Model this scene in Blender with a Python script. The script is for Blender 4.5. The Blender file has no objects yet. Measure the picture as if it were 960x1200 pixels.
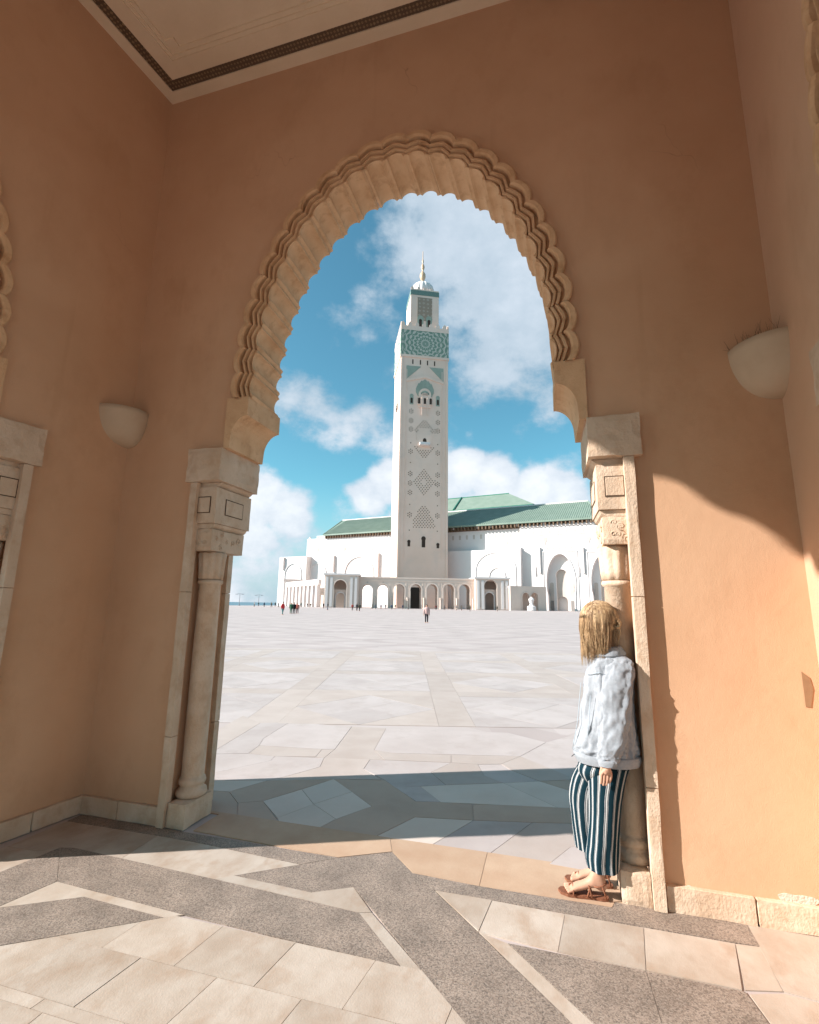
import bpy, bmesh, math, random
from mathutils import Vector, Matrix, noise as mnoise
R = math.radians
random.seed(7)
S = bpy.context.scene
COL = S.collection

# ------------------------------------------------------------------ camera
IW, IH, FPX = 960., 1200., 569.
EYE = 1.62
PITCH, ROLL = R(10.8), R(0.94)
_fw = Vector((0, math.cos(PITCH), math.sin(PITCH)))
_r0 = Vector((1, 0, 0)); _u0 = _r0.cross(_fw)
CRT = _r0*math.cos(ROLL) + _u0*math.sin(ROLL)
CUP = -_r0*math.sin(ROLL) + _u0*math.cos(ROLL)
CAM = Vector((0, 0, EYE))
cd = bpy.data.cameras.new('camera'); cam = bpy.data.objects.new('camera', cd); COL.objects.link(cam)
cd.sensor_fit = 'HORIZONTAL'; cd.sensor_width = 36; cd.lens = 36*FPX/IW; cd.clip_start = .05; cd.clip_end = 30000
m = Matrix((CRT, CUP, -_fw)).transposed().to_4x4(); m.translation = CAM
cam.matrix_world = m
S.camera = cam
S.cycles.max_bounces = 9; S.cycles.diffuse_bounces = 7

# ------------------------------------------------------------------ light
SUN_EL = R(28.1); SUN_AZ = R(8.5)          # the light travels towards +X, slightly +Y
S.view_settings.view_transform = 'Standard'; S.view_settings.look = 'None'
S.view_settings.exposure = 1.45; S.view_settings.gamma = 1; S.view_settings.use_curve_mapping = False
sl = bpy.data.lights.new('sun', 'SUN'); sl.energy = 3.95; sl.angle = R(.5); sl.color = (1, .96, .935)
so = bpy.data.objects.new('sun', sl); COL.objects.link(so)
ld = Vector((math.cos(SUN_AZ)*math.cos(SUN_EL), math.sin(SUN_AZ)*math.cos(SUN_EL), -math.sin(SUN_EL)))
so.rotation_euler = ld.to_track_quat('-Z', 'Y').to_euler(); so.location = (-30, -5, 40)

def ray(x, y): return (_fw*FPX + CRT*(x-IW/2) - CUP*(y-IH/2)).normalized()
def ground(x, y, z=0.):
    d = ray(x, y); return CAM + d*((z-EYE)/d.z)

W = bpy.data.worlds.new('World'); S.world = W; W.use_nodes = True
def build_world():
    nt = W.node_tree; N = nt.nodes; L = nt.links; N.clear()
    out = N.new('ShaderNodeOutputWorld'); bg = N.new('ShaderNodeBackground'); L.new(bg.outputs[0], out.inputs[0])
    sky = N.new('ShaderNodeTexSky'); sky.sky_type = 'NISHITA'; sky.sun_disc = False
    sky.sun_elevation = SUN_EL; sky.sun_rotation = R(360-98.5); sky.air_density = 1.0; sky.dust_density = .6; sky.ozone_density = 1.0
    tint = N.new('ShaderNodeMix'); tint.data_type = 'RGBA'; tint.blend_type = 'MULTIPLY'; tint.inputs[0].default_value = 1
    L.new(sky.outputs[0], tint.inputs[6]); tint.inputs[7].default_value = (.60, 1.13, 1.05, 1)
    tc = N.new('ShaderNodeTexCoord')
    def math_(op, a, b=None, clamp=False):
        n = N.new('ShaderNodeMath'); n.operation = op; n.use_clamp = clamp
        for i, v in enumerate((a, b)):
            if v is None: continue
            if isinstance(v, (int, float)): n.inputs[i].default_value = v
            else: L.new(v, n.inputs[i])
        return n.outputs[0]
    def nz(scale, detail, rough, off=(0, 0, 0), stretch=(1, 1, 1)):
        mp = N.new('ShaderNodeMapping'); L.new(tc.outputs['Generated'], mp.inputs[0]); mp.inputs['Location'].default_value = off; mp.inputs['Scale'].default_value = stretch
        n = N.new('ShaderNodeTexNoise'); n.inputs['Scale'].default_value = scale; n.inputs['Detail'].default_value = detail; n.inputs['Roughness'].default_value = rough
        L.new(mp.outputs[0], n.inputs[0]); return n.outputs[0]
    blobs = [(560,250,110,.85),(610,330,110,.85),(600,395,90,.8),(505,262,62,.62),(650,440,60,.6),(430,372,48,.42),(455,330,40,.3),(400,290,42,.28),
             (432,490,32,.42),(352,474,34,.5),(330,300,40,.2),
             (300,590,46,.9),(335,600,40,.9),(300,625,40,.7),(432,582,34,.9),(455,566,36,.95),(410,600,30,.5),
             (545,552,36,1.0),(580,566,42,1.0),(622,578,38,.95),(665,577,32,.9),(520,560,40,.9),(500,600,60,.8),(640,600,60,.7)]
    acc = None
    for (x, y, r, w) in blobs:
        c = ray(x, y); vm = N.new('ShaderNodeVectorMath'); vm.operation = 'DISTANCE'
        L.new(tc.outputs['Generated'], vm.inputs[0]); vm.inputs[1].default_value = c
        mr = N.new('ShaderNodeMapRange'); mr.interpolation_type = 'SMOOTHSTEP'
        L.new(vm.outputs['Value'], mr.inputs[0]); k = r/600.
        mr.inputs[1].default_value = k*1.35; mr.inputs[2].default_value = k*.25; mr.inputs[3].default_value = 0; mr.inputs[4].default_value = w
        acc = mr.outputs[0] if acc is None else math_('MAXIMUM', acc, mr.outputs[0])
    # broken cloud over the whole sky
    wide = nz(2.4, 3, .5, (3.1, 1.7, .4), (1, 1, 1.6))
    wide = math_('MULTIPLY', math_('SUBTRACT', wide, .48, True), 3.4)
    acc = math_('MAXIMUM', acc, math_('MINIMUM', wide, .75))
    det = nz(9.0, 7, .6, (.3, 2.2, 5.0), (1, 1, 1.35))
    d = math_('ADD', acc, math_('MULTIPLY', math_('SUBTRACT', det, .5), 1.55))
    mask = N.new('ShaderNodeMapRange'); mask.interpolation_type = 'SMOOTHSTEP'; L.new(d, mask.inputs[0])
    mask.inputs[1].default_value = .16; mask.inputs[2].default_value = .66; mask.inputs[3].default_value = 0; mask.inputs[4].default_value = .93
    # body of the cloud: denser is brighter, with grey hollows
    sh = nz(13, 5, .6, (1.3, 4.2, 2.03), (1, 1, 1.3))
    shr = N.new('ShaderNodeMapRange'); L.new(math_('ADD', math_('MULTIPLY', d, .55), math_('MULTIPLY', sh, .75)), shr.inputs[0])
    shr.inputs[1].default_value = .45; shr.inputs[2].default_value = 1.05
    cc = N.new('ShaderNodeMix'); cc.data_type = 'RGBA'; L.new(shr.outputs[0], cc.inputs[0])
    cc.inputs[6].default_value = (2.6, 3.35, 4.0, 1); cc.inputs[7].default_value = (4.2, 4.7, 5.3, 1)      # high veil
    c2_ = N.new('ShaderNodeMix'); c2_.data_type = 'RGBA'; L.new(shr.outputs[0], c2_.inputs[0]); c2_.inputs[6].default_value = (3.6, 4.1, 4.8, 1); c2_.inputs[7].default_value = (6.1, 6.2, 6.4, 1)   # low cumulus
    sz = N.new('ShaderNodeSeparateXYZ'); L.new(tc.outputs['Generated'], sz.inputs[0]); lo = N.new('ShaderNodeMapRange'); lo.interpolation_type = 'SMOOTHSTEP'; L.new(sz.outputs[2], lo.inputs[0]); lo.inputs[1].default_value = .42; lo.inputs[2].default_value = .28
    c3_ = N.new('ShaderNodeMix'); c3_.data_type = 'RGBA'; L.new(lo.outputs[0], c3_.inputs[0]); L.new(cc.outputs[2], c3_.inputs[6]); L.new(c2_.outputs[2], c3_.inputs[7]); cc = c3_
    sx = N.new('ShaderNodeSeparateXYZ'); L.new(tc.outputs['Generated'], sx.inputs[0])
    hr_ = N.new('ShaderNodeMapRange'); hr_.interpolation_type = 'SMOOTHSTEP'; L.new(sx.outputs[2], hr_.inputs[0]); hr_.inputs[1].default_value = .26; hr_.inputs[2].default_value = -.02; hr_.inputs[3].default_value = 0; hr_.inputs[4].default_value = .95
    hz = N.new('ShaderNodeMix'); hz.data_type = 'RGBA'; L.new(hr_.outputs[0], hz.inputs[0]); L.new(tint.outputs[2], hz.inputs[6]); hz.inputs[7].default_value = (2.9, 3.8, 4.45, 1)
    mix = N.new('ShaderNodeMix'); mix.data_type = 'RGBA'; L.new(mask.outputs[0], mix.inputs[0]); L.new(hz.outputs[2], mix.inputs[6]); L.new(cc.outputs[2], mix.inputs[7])
    L.new(mix.outputs[2], bg.inputs[0]); bg.inputs[1].default_value = .064
build_world()
W.cycles.sampling_method = 'MANUAL'; W.cycles.sample_map_resolution = 256

# ------------------------------------------------------------------ materials
def mat(name, c1, c2=None, scale=3., detail=5, rough=.85, bump=0., bscale=40., stretch=(1, 1, 1), rand=0., spec=.3, c3=None, s3=.6, coords='Object', contrast=(.35, .65)):
    M = bpy.data.materials.new(name); M.use_nodes = True; nt = M.node_tree; N = nt.nodes; L = nt.links
    b = N['Principled BSDF']; b.inputs['Roughness'].default_value = rough; b.inputs['Specular IOR Level'].default_value = spec
    tc = N.new('ShaderNodeTexCoord'); mp = N.new('ShaderNodeMapping'); mp.inputs['Scale'].default_value = stretch
    L.new(tc.outputs[coords], mp.inputs[0])
    src = mp.outputs[0]
    if rand:
        oi = N.new('ShaderNodeObjectInfo'); va = N.new('ShaderNodeVectorMath'); va.operation = 'MULTIPLY_ADD'
        va.inputs[0].default_value = (37, 53, 11); cx = N.new('ShaderNodeCombineXYZ')
        for i in range(3): L.new(oi.outputs['Random'], cx.inputs[i])
        L.new(cx.outputs[0], va.inputs[1]); L.new(src, va.inputs[2]); src = va.outputs[0]
    n = N.new('ShaderNodeTexNoise'); n.inputs['Scale'].default_value = scale; n.inputs['Detail'].default_value = detail; n.inputs['Roughness'].default_value = .6
    L.new(src, n.inputs[0])
    r = N.new('ShaderNodeValToRGB'); r.color_ramp.elements[0].position = contrast[0]; r.color_ramp.elements[1].position = contrast[1]
    r.color_ramp.elements[0].color = (*c1, 1); r.color_ramp.elements[1].color = (*(c2 or c1), 1)
    L.new(n.outputs[0], r.inputs[0]); col = r.outputs[0]
    if c3:
        n3 = N.new('ShaderNodeTexNoise'); n3.inputs['Scale'].default_value = s3; n3.inputs['Detail'].default_value = 4; n3.inputs['Roughness'].default_value = .65
        L.new(src, n3.inputs[0]); r3 = N.new('ShaderNodeMapRange'); r3.inputs[1].default_value = .52; r3.inputs[2].default_value = .72; r3.inputs[4].default_value = .75
        L.new(n3.outputs[0], r3.inputs[0]); mx = N.new('ShaderNodeMix'); mx.data_type = 'RGBA'; L.new(r3.outputs[0], mx.inputs[0]); L.new(col, mx.inputs[6]); mx.inputs[7].default_value = (*c3, 1); col = mx.outputs[2]
    if rand:
        hs = N.new('ShaderNodeHueSaturation'); mr = N.new('ShaderNodeMapRange'); L.new(oi.outputs['Random'], mr.inputs[0]); mr.inputs[3].default_value = 1-rand; mr.inputs[4].default_value = 1+rand
        L.new(mr.outputs[0], hs.inputs['Value']); L.new(col, hs.inputs['Color']); col = hs.outputs[0]
    L.new(col, b.inputs['Base Color'])
    if bump:
        nb = N.new('ShaderNodeTexNoise'); nb.inputs['Scale'].default_value = bscale; nb.inputs['Detail'].default_value = 3; nb.inputs['Roughness'].default_value = .65
        L.new(src, nb.inputs[0]); bp = N.new('ShaderNodeBump'); bp.inputs['Strength'].default_value = bump; bp.inputs['Distance'].default_value = .02
        L.new(nb.outputs[0], bp.inputs['Height']); L.new(bp.outputs[0], b.inputs['Normal'])
    return M
def speckle(name, cols, scale):
    M = bpy.data.materials.new(name); M.use_nodes = True; nt = M.node_tree; N = nt.nodes; L = nt.links; b = N['Principled BSDF']
    b.inputs['Roughness'].default_value = .62
    tc = N.new('ShaderNodeTexCoord'); v = N.new('ShaderNodeTexVoronoi'); v.inputs['Scale'].default_value = scale; L.new(tc.outputs['Object'], v.inputs[0])
    n = N.new('ShaderNodeTexNoise'); n.inputs['Scale'].default_value = scale*.45; n.inputs['Detail'].default_value = 3; L.new(tc.outputs['Object'], n.inputs[0])
    s = N.new('ShaderNodeSeparateColor'); L.new(v.outputs['Color'], s.inputs[0])
    a = N.new('ShaderNodeMath'); a.operation = 'ADD'; L.new(s.outputs[0], a.inputs[0]); L.new(n.outputs[0], a.inputs[1])
    h = N.new('ShaderNodeMath'); h.operation = 'MULTIPLY'; L.new(a.outputs[0], h.inputs[0]); h.inputs[1].default_value = .6
    r = N.new('ShaderNodeValToRGB'); e = r.color_ramp.elements
    e[0].position = .15; e[0].color = (*cols[0], 1); e[1].position = .85; e[1].color = (*cols[-1], 1)
    for i, c in enumerate(cols[1:-1]): q = e.new(.15+.7*(i+1)/(len(cols)-1)); q.color = (*c, 1)
    L.new(h.outputs[0], r.inputs[0])
    n2 = N.new('ShaderNodeTexNoise'); n2.inputs['Scale'].default_value = 5; n2.inputs['Detail'].default_value = 5; L.new(tc.outputs['Object'], n2.inputs[0])
    mr = N.new('ShaderNodeMapRange'); L.new(n2.outputs[0], mr.inputs[0]); mr.inputs[1].default_value = .3; mr.inputs[2].default_value = .7; mr.inputs[3].default_value = .8; mr.inputs[4].default_value = 1.18
    hs = N.new('ShaderNodeHueSaturation'); L.new(r.outputs[0], hs.inputs['Color']); L.new(mr.outputs[0], hs.inputs['Value']); L.new(hs.outputs[0], b.inputs['Base Color'])
    return M
def plain(name, c, rough=.6, spec=.4): return mat(name, c, tuple(x*.85 for x in c), 8, 3, rough, spec=spec)


def stucco():
    M = bpy.data.materials.new('ochre_stucco'); M.use_nodes = True; nt = M.node_tree; N = nt.nodes; L = nt.links; b = N['Principled BSDF']; b.inputs['Roughness'].default_value = .85; b.inputs['Specular IOR Level'].default_value = .45; b.inputs['Sheen Weight'].default_value = .16; b.inputs['Sheen Roughness'].default_value = .5
    tc = N.new('ShaderNodeTexCoord')
    def noise(scale, detail, rough=.6, st=(1, 1, 1), off=(0, 0, 0), dist=0.):
        mp = N.new('ShaderNodeMapping'); mp.inputs['Scale'].default_value = st; mp.inputs['Location'].default_value = off; L.new(tc.outputs['Object'], mp.inputs[0])
        n = N.new('ShaderNodeTexNoise'); n.inputs['Scale'].default_value = scale; n.inputs['Detail'].default_value = detail; n.inputs['Roughness'].default_value = rough; n.inputs['Distortion'].default_value = dist; L.new(mp.outputs[0], n.inputs[0]); return n.outputs[0]
    def rng(v, a, c, lo=0., hi=1.):
        r = N.new('ShaderNodeMapRange'); L.new(v, r.inputs[0]); r.inputs[1].default_value = a; r.inputs[2].default_value = c; r.inputs[3].default_value = lo; r.inputs[4].default_value = hi; return r.outputs[0]
    def mix(f, a, c):
        m_ = N.new('ShaderNodeMix'); m_.data_type = 'RGBA'; L.new(f, m_.inputs[0])
        for i, v in ((6, a), (7, c)):
            if isinstance(v, tuple): m_.inputs[i].default_value = (*v, 1)
            else: L.new(v, m_.inputs[i])
        return m_.outputs[2]
    def mul(a, c):
        m_ = N.new('ShaderNodeMath'); m_.operation = 'MULTIPLY'; L.new(a, m_.inputs[0])
        if isinstance(c, float): m_.inputs[1].default_value = c
        else: L.new(c, m_.inputs[1])
        return m_.outputs[0]
    c = mix(rng(noise(.9, 4), .33, .67), (.515, .298, .168), (.575, .345, .205))
    c = mix(rng(noise(2.3, 5, .68, (1, 1, .6), (3, 1, 2)), .52, .74, 0, .55), c, (.45, .25, .132))     # uneven lime wash
    c = mix(rng(noise(.55, 1, .5, off=(7, 2, 4)), .60, .63, 0, .28), c, (.60, .375, .23))                # repaired patches
    c = mix(mul(rng(noise(7, 2, .6, (1, 1, .07), (2, 5, 1)), .60, .78, 0, .5), rng(noise(.8, 1, off=(4, 4, 9)), .45, .65)), c, (.40, .22, .105))   # runs of rain dirt
    v = N.new('ShaderNodeTexVoronoi'); v.feature = 'DISTANCE_TO_EDGE'; v.inputs['Scale'].default_value = .8
    mp = N.new('ShaderNodeMapping'); mp.inputs['Scale'].default_value = (1, 1, .6); L.new(tc.outputs['Object'], mp.inputs[0])
    nd = N.new('ShaderNodeTexNoise'); nd.inputs['Scale'].default_value = 5; nd.inputs['Detail'].default_value = 2; L.new(mp.outputs[0], nd.inputs[0])
    va = N.new('ShaderNodeVectorMath'); va.operation = 'MULTIPLY_ADD'; L.new(nd.outputs['Color'], va.inputs[0]); va.inputs[1].default_value = (.35, .35, .35); L.new(mp.outputs[0], va.inputs[2]); L.new(va.outputs[0], v.inputs[0])
    crack = mul(rng(v.outputs['Distance'], .0007, .0022, 1., 0.), rng(noise(.7, 1, off=(2, 9, 6)), .60, .66, 0, .5))
    c = mix(crack, c, (.30, .16, .08))
    L.new(c, b.inputs['Base Color'])
    h = N.new('ShaderNodeMath'); h.operation = 'ADD'; L.new(mul(noise(240, 2, .65), .5), h.inputs[0]); L.new(mul(noise(14, 3, .6), .45), h.inputs[1])
    h2 = N.new('ShaderNodeMath'); h2.operation = 'SUBTRACT'; L.new(h.outputs[0], h2.inputs[0]); L.new(crack, h2.inputs[1])
    bp = N.new('ShaderNodeBump'); bp.inputs['Strength'].default_value = .45; bp.inputs['Distance'].default_value = .012; L.new(h2.outputs[0], bp.inputs['Height']); L.new(bp.outputs[0], b.inputs['Normal'])
    return M
ARCHM = mat('carved_plaster', (.56, .34, .185), (.65, .42, .245), 5, 6, .9, .35, 90, spec=.2, c3=(.42, .235, .115), s3=9)
TRAVJ = mat('travertine_jamb', (.49, .345, .235), (.62, .485, .365), 9, 9, .88, .3, 60, (1, 1, .8), spec=.15, c3=(.43, .28, .17), s3=4.5)
TRAV = mat('travertine_slab', (.36, .28, .215), (.46, .39, .325), 3, 11, .5, .12, 80, (1.5, 1.1, 1), .09, .4, c3=(.335, .235, .165), s3=3.4)
PEACH = mat('peach_limestone', (.40, .26, .17), (.46, .325, .225), 3, 7, .7, .1, 60, (1, 1, 1), .06)
GRANITE = speckle('speckled_granite', [(.06, .047, .04), (.155, .12, .095), (.235, .18, .14), (.30, .24, .195)], 190)
GROUT = mat('grout', (.24, .18, .135), (.31, .24, .19), 20)
MARBLE = mat('plaza_marble', (.40, .34, .315), (.455, .395, .37), 1.6, 10, .7, .06, 40, (1, 1, 1), .05, .3, c3=(.37, .31, .28), s3=3)
MARBLEG = mat('plaza_grey_stone', (.40, .30, .235), (.45, .345, .275), 2.2, 8, .75, .08, 50, (1, 1, 1), .06, .3)
MARBLEL = mat('plaza_light_slab', (.54, .45, .385), (.60, .515, .45), 1.8, 9, .7, .06, 50, (1, 1, 1), .05, .3)
MARBLEB = mat('plaza_beige_stone', (.395, .325, .285), (.44, .37, .33), 2.0, 10, .72, .08, 50, (1, 1, 1), .05, .3)
STUCCO = stucco()
CREAM = mat('ceiling_plaster', (.72, .59, .43), (.78, .65, .49), 2, 6, .9, .2, 30)
SHADE = mat('sconce_plaster', (.48, .36, .25), (.52, .40, .285), 6, 4, .75)
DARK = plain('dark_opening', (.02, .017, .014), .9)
def mosaic_band(name, c1, c2, c3, scale):
    M = bpy.data.materials.new(name); M.use_nodes = True; nt = M.node_tree; N = nt.nodes; L = nt.links; b = N['Principled BSDF']; b.inputs['Roughness'].default_value = .6
    tc = N.new('ShaderNodeTexCoord'); v = N.new('ShaderNodeTexVoronoi'); v.inputs['Scale'].default_value = scale; v.inputs['Randomness'].default_value = .15; v.feature = 'F1'; v.distance = 'MANHATTAN'
    L.new(tc.outputs['Object'], v.inputs[0]); r = N.new('ShaderNodeValToRGB'); e = r.color_ramp.elements; r.color_ramp.interpolation = 'CONSTANT'
    e[0].position = 0; e[0].color = (*c3, 1); e[1].position = .55; e[1].color = (*c1, 1); q = e.new(.28); q.color = (*c1, 1); q = e.new(.4); q.color = (*c2, 1)
    L.new(v.outputs['Distance'], r.inputs[0]); L.new(r.outputs[0], b.inputs['Base Color']); return M
CEILBAND = mosaic_band('painted_band', (.10, .065, .04), (.33, .22, .12), (.40, .28, .16), 30)

# ------------------------------------------------------------------ helpers
def link(o, parent=None):
    COL.objects.link(o)
    if parent: o.parent = parent
    return o
def obj(name, vf, material, parent=None, smooth=False, loc=None, rz=None):
    if isinstance(vf, bpy.types.Mesh): me = vf
    else:
        me = bpy.data.meshes.new(name); me.from_pydata(vf[0], [], vf[1]); me.update()
        if material: me.materials.append(material)
        if smooth: me.polygons.foreach_set('use_smooth', [True]*len(me.polygons))
        fix(me)
    o = link(bpy.data.objects.new(name, me), parent)
    if loc is not None: o.location = loc
    if rz is not None: o.rotation_euler = (0, 0, rz)
    return o
def fix(me):
    bm = bmesh.new(); bm.from_mesh(me); bmesh.ops.recalc_face_normals(bm, faces=bm.faces); bm.to_mesh(me); bm.free()
def tag(o, label=None, cat=None, group=None, kind=None):
    for k, v in (('label', label), ('category', cat), ('group', group), ('kind', kind)):
        if v: o[k] = v
    return o
def empty(name, loc=(0, 0, 0), rz=0.):
    o = bpy.data.objects.new(name, None); o.empty_display_size = .3; link(o); o.location = loc; o.rotation_euler = (0, 0, rz); return o
def join(*vfs):
    V, F = [], []
    for v, f in vfs:
        k = len(V); V += list(v); F += [tuple(i+k for i in q) for q in f]
    return V, F
def box(x0, x1, y0, y1, z0, z1):
    return ([(x0, y0, z0), (x1, y0, z0), (x1, y1, z0), (x0, y1, z0), (x0, y0, z1), (x1, y0, z1), (x1, y1, z1), (x0, y1, z1)],
            [(3, 2, 1, 0), (4, 5, 6, 7), (0, 1, 5, 4), (1, 2, 6, 5), (2, 3, 7, 6), (3, 0, 4, 7)])
def prism(poly, y0, y1):            # polygon in x,z pushed along y
    n = len(poly); V = [(x, y0, z) for x, z in poly]+[(x, y1, z) for x, z in poly]
    return V, [tuple(range(n)), tuple(range(2*n-1, n-1, -1))]+[(i, n+i, n+(i+1) % n, (i+1) % n) for i in range(n)]
def slabp(poly, z0, z1):            # polygon in x,y raised along z
    n = len(poly); V = [(x, y, z0) for x, y in poly]+[(x, y, z1) for x, y in poly]
    return V, [tuple(range(n-1, -1, -1)), tuple(range(n, 2*n))]+[(i, (i+1) % n, n+(i+1) % n, n+i) for i in range(n)]
def cbox(x0, x1, y0, y1, z0, z1, c=.008):   # box with chamfered vertical and top edges
    p = [(x0+c, y0), (x1-c, y0), (x1, y0+c), (x1, y1-c), (x1-c, y1), (x0+c, y1), (x0, y1-c), (x0, y0+c)]
    q = [(min(max(x, x0+c), x1-c), min(max(y, y0+c), y1-c)) for x, y in p]
    V = [(x, y, z0+c) for x, y in p]+[(x, y, z1-c) for x, y in p]
    a = [(x0+c, y0+c), (x1-c, y0+c), (x1-c, y1-c), (x0+c, y1-c)]
    V += [(x, y, z1) for x, y in a]+[(x, y, z0) for x, y in a]
    F = [(i, (i+1) % 8, 8+(i+1) % 8, 8+i) for i in range(8)]
    for b, s in ((8, 16), (0, 20)):
        F += [(s, s+1, s+2, s+3), (b, b+1, s+1, s), (b+1, b+2, s+1), (b+2, b+3, s+2, s+1), (b+3, b+4, s+2), (b+4, b+5, s+3, s+2), (b+5, b+6, s+3), (b+6, b+7, s, s+3), (b+7, b, s)]
    return V, F
def lathe(prof, n=24, cx=0, cy=0, flute=None):
    V, F = [], []
    for (r, z) in prof:
        for i in range(n):
            a = 2*math.pi*i/n; k = 1+(flute(a, z) if flute else 0); V.append((cx+r*k*math.cos(a), cy+r*k*math.sin(a), z))
    for j in range(len(prof)-1):
        for i in range(n): F.append((j*n+i, j*n+(i+1) % n, (j+1)*n+(i+1) % n, (j+1)*n+i))
    F.append(tuple(range(n-1, -1, -1))); F.append(tuple(range((len(prof)-1)*n, len(prof)*n)))
    return V, F
def tube(pts, rad, n=6):
    V, F = [], []; P = [Vector(p) for p in pts]
    for j, p in enumerate(P):
        t = (P[min(j+1, len(P)-1)]-P[max(j-1, 0)]).normalized(); a = t.cross(Vector((.13, .27, .95))).normalized(); b = t.cross(a)
        r = rad[j] if isinstance(rad, (list, tuple)) else rad
        for i in range(n):
            q = 2*math.pi*i/n; V.append(tuple(p+a*(r*math.cos(q))+b*(r*math.sin(q))))
    for j in range(len(P)-1):
        for i in range(n): F.append((j*n+i, j*n+(i+1) % n, (j+1)*n+(i+1) % n, (j+1)*n+i))
    F.append(tuple(range(n-1, -1, -1))); F.append(tuple(range((len(P)-1)*n, len(P)*n)))
    return V, F

# ------------------------------------------------------------------ pavilion frame (u along the arched wall, n out towards the plaza)
PA = R(-15.7); O = ground(188, 967)
UX = Vector((math.cos(PA), math.sin(PA), 0)); NX = Vector((-math.sin(PA), math.cos(PA), 0))
def UN(p): d = p-O; return (d.dot(UX), d.dot(NX))
def onw(x, y, n=0.):                 # pixel -> (u, z) on the vertical plane at n
    d = ray(x, y); t = ((O+NX*n)-CAM).dot(NX)/d.dot(NX); p = CAM+d*t; return (p-O).dot(UX), p.z
UC = 1.68; T = .46; HR = 6.65; CL, CR = -.75, 4.23
DL = Vector((-.145, -.989, 0)).normalized(); LW = 2.415
pav = tag(empty('arched_pavilion', O, PA), 'ochre stucco pavilion bay with a scalloped arch framing the minaret', 'pavilion')

AO, BO, Z0 = 1.345, 2.05, 3.45
def arch_curve(inset, k=260):
    a, b = AO-inset, BO-inset; P = [(-a, 3.29), (-a, 3.37)]
    for i in range(k+1):
        q = math.pi*(1-i/k); P.append((a*math.cos(q), Z0+b*math.sin(q)))
    return P+[(a, 3.37), (a, 3.29)]
def wall_vf(dl, dr):
    a = AO-.012
    hole = [(1.66, 0), (1.66, 2.86), (1.40, 2.86), (1.40, 3.295), (a, 3.295)]
    k = 60
    for i in range(k+1):
        q = math.pi*i/k; hole.append((a*math.cos(q), Z0+(BO-.012)*math.sin(q)))
    hole += [(-a, 3.295), (-1.40, 3.295), (-1.40, 2.86), (-1.66, 2.86), (-1.66, 0)]
    return prism([(-1.68-dl, 0), (-1.68-dl, HR+.2), (1.68+dr, HR+.2), (1.68+dr, 0)]+hole, 0, T)
# --- moulding cut from blocks of three scallops each
def moulding_segments():
    base = arch_curve(0, 400); ln = [0]
    for i in range(1, len(base)): ln.append(ln[-1]+math.hypot(base[i][0]-base[i-1][0], base[i][1]-base[i-1][1]))
    NL, SP = 25, 16; tot = ln[-1]; pts = []
    j = 0
    for s in range(NL*SP+1):
        d = tot*s/(NL*SP)
        while j < len(ln)-2 and ln[j+1] < d: j += 1
        f = (d-ln[j])/max(1e-9, ln[j+1]-ln[j]); x = base[j][0]+(base[j+1][0]-base[j][0])*f; z = base[j][1]+(base[j+1][1]-base[j][1])*f
        tx, tz = base[j+1][0]-base[j][0], base[j+1][1]-base[j][1]; l = math.hypot(tx, tz); pts.append((x, z, -tz/l, tx/l, (s % SP)/SP))
    A = lambda p: abs(math.sin(math.pi*p))**.7
    def B(p):
        if p < .12 or p > .88: return .40*abs(math.sin(math.pi*((p+.12) % 1)/.24))**.8
        return math.sin(math.pi*(p-.12)/.76)**.5
    K = lambda p: max(0, 1-abs(p-.5)*2.1)**.75
    rows = [(.03, .004, .046, A), (-.040, .0, .046, A), (-.050, .010, .046, A), (-.050, .042, .046, A), (-.036, .054, .046, A), (.012, .056, .046, A),
            (.014, .066, .040, K), (-.026, .070, .040, K), (-.030, .088, .040, K), (.014, .092, .040, K), (.016, .102, .038, K), (-.012, .105, .038, K), (-.014, .122, .038, K), (.030, .126, .038, K), (.032, .134, .036, A), (.006, .138, .036, A), (.006, .152, .044, B), (.03, .158, .054, B),
            (.07, .158, .062, B), (.20, .150, .062, B), (.33, .140, .060, B), (.44, .128, .058, B), (.472, .118, .055, B), (.474, .06, .02, A), (.474, -.01, .01, A), (.44, -.01, .01, A)]
    out = []; rr = random.Random(4); cuts = [0, 2, 5, 8, 11, 14, 17, 20, 23, 25]
    for c0, c1 in zip(cuts[:-1], cuts[1:]):
        V, F = [], []; seg = pts[c0*SP:c1*SP+1]; n = len(seg); dy = rr.uniform(-.0025, .0025); do = rr.uniform(-.0015, .0015)
        for (y, ins, amp, fn) in rows:
            for k, (x, z, nx, nz, p) in enumerate(seg):
                if k in (0, n-1): p = 0
                o = amp*fn(p)-ins+do; e = (.0012 if k == 0 else -.0012 if k == n-1 else 0)
                v_ = Vector((x+nx*o+nz*e, y+dy, z+nz*o-nx*e)); v_ += Vector(mnoise.noise_vector(v_*22))*.0022; V.append(tuple(v_))
        for r in range(len(rows)-1):
            for i in range(n-1): F.append((r*n+i, r*n+i+1, (r+1)*n+i+1, (r+1)*n+i))
        out.append((V, F))
    return out
def M_(name, vf, material, smooth=False):
    me = bpy.data.meshes.new(name); me.from_pydata(vf[0], [], vf[1]); me.materials.append(material); me.update()
    if smooth: me.polygons.foreach_set('use_smooth', [True]*len(me.polygons))
    fix(me); return me
me_mould = [M_('arch_block', v, ARCHM) for v in moulding_segments()]
def mir(vf, s): return ([(x*s, y, z) for x, y, z in vf[0]], vf[1])
def rough(vf, amt, sc=9.):
    return ([tuple(Vector(v)+Vector(mnoise.noise_vector(Vector(v)*sc))*amt) for v in vf[0]], vf[1])
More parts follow.
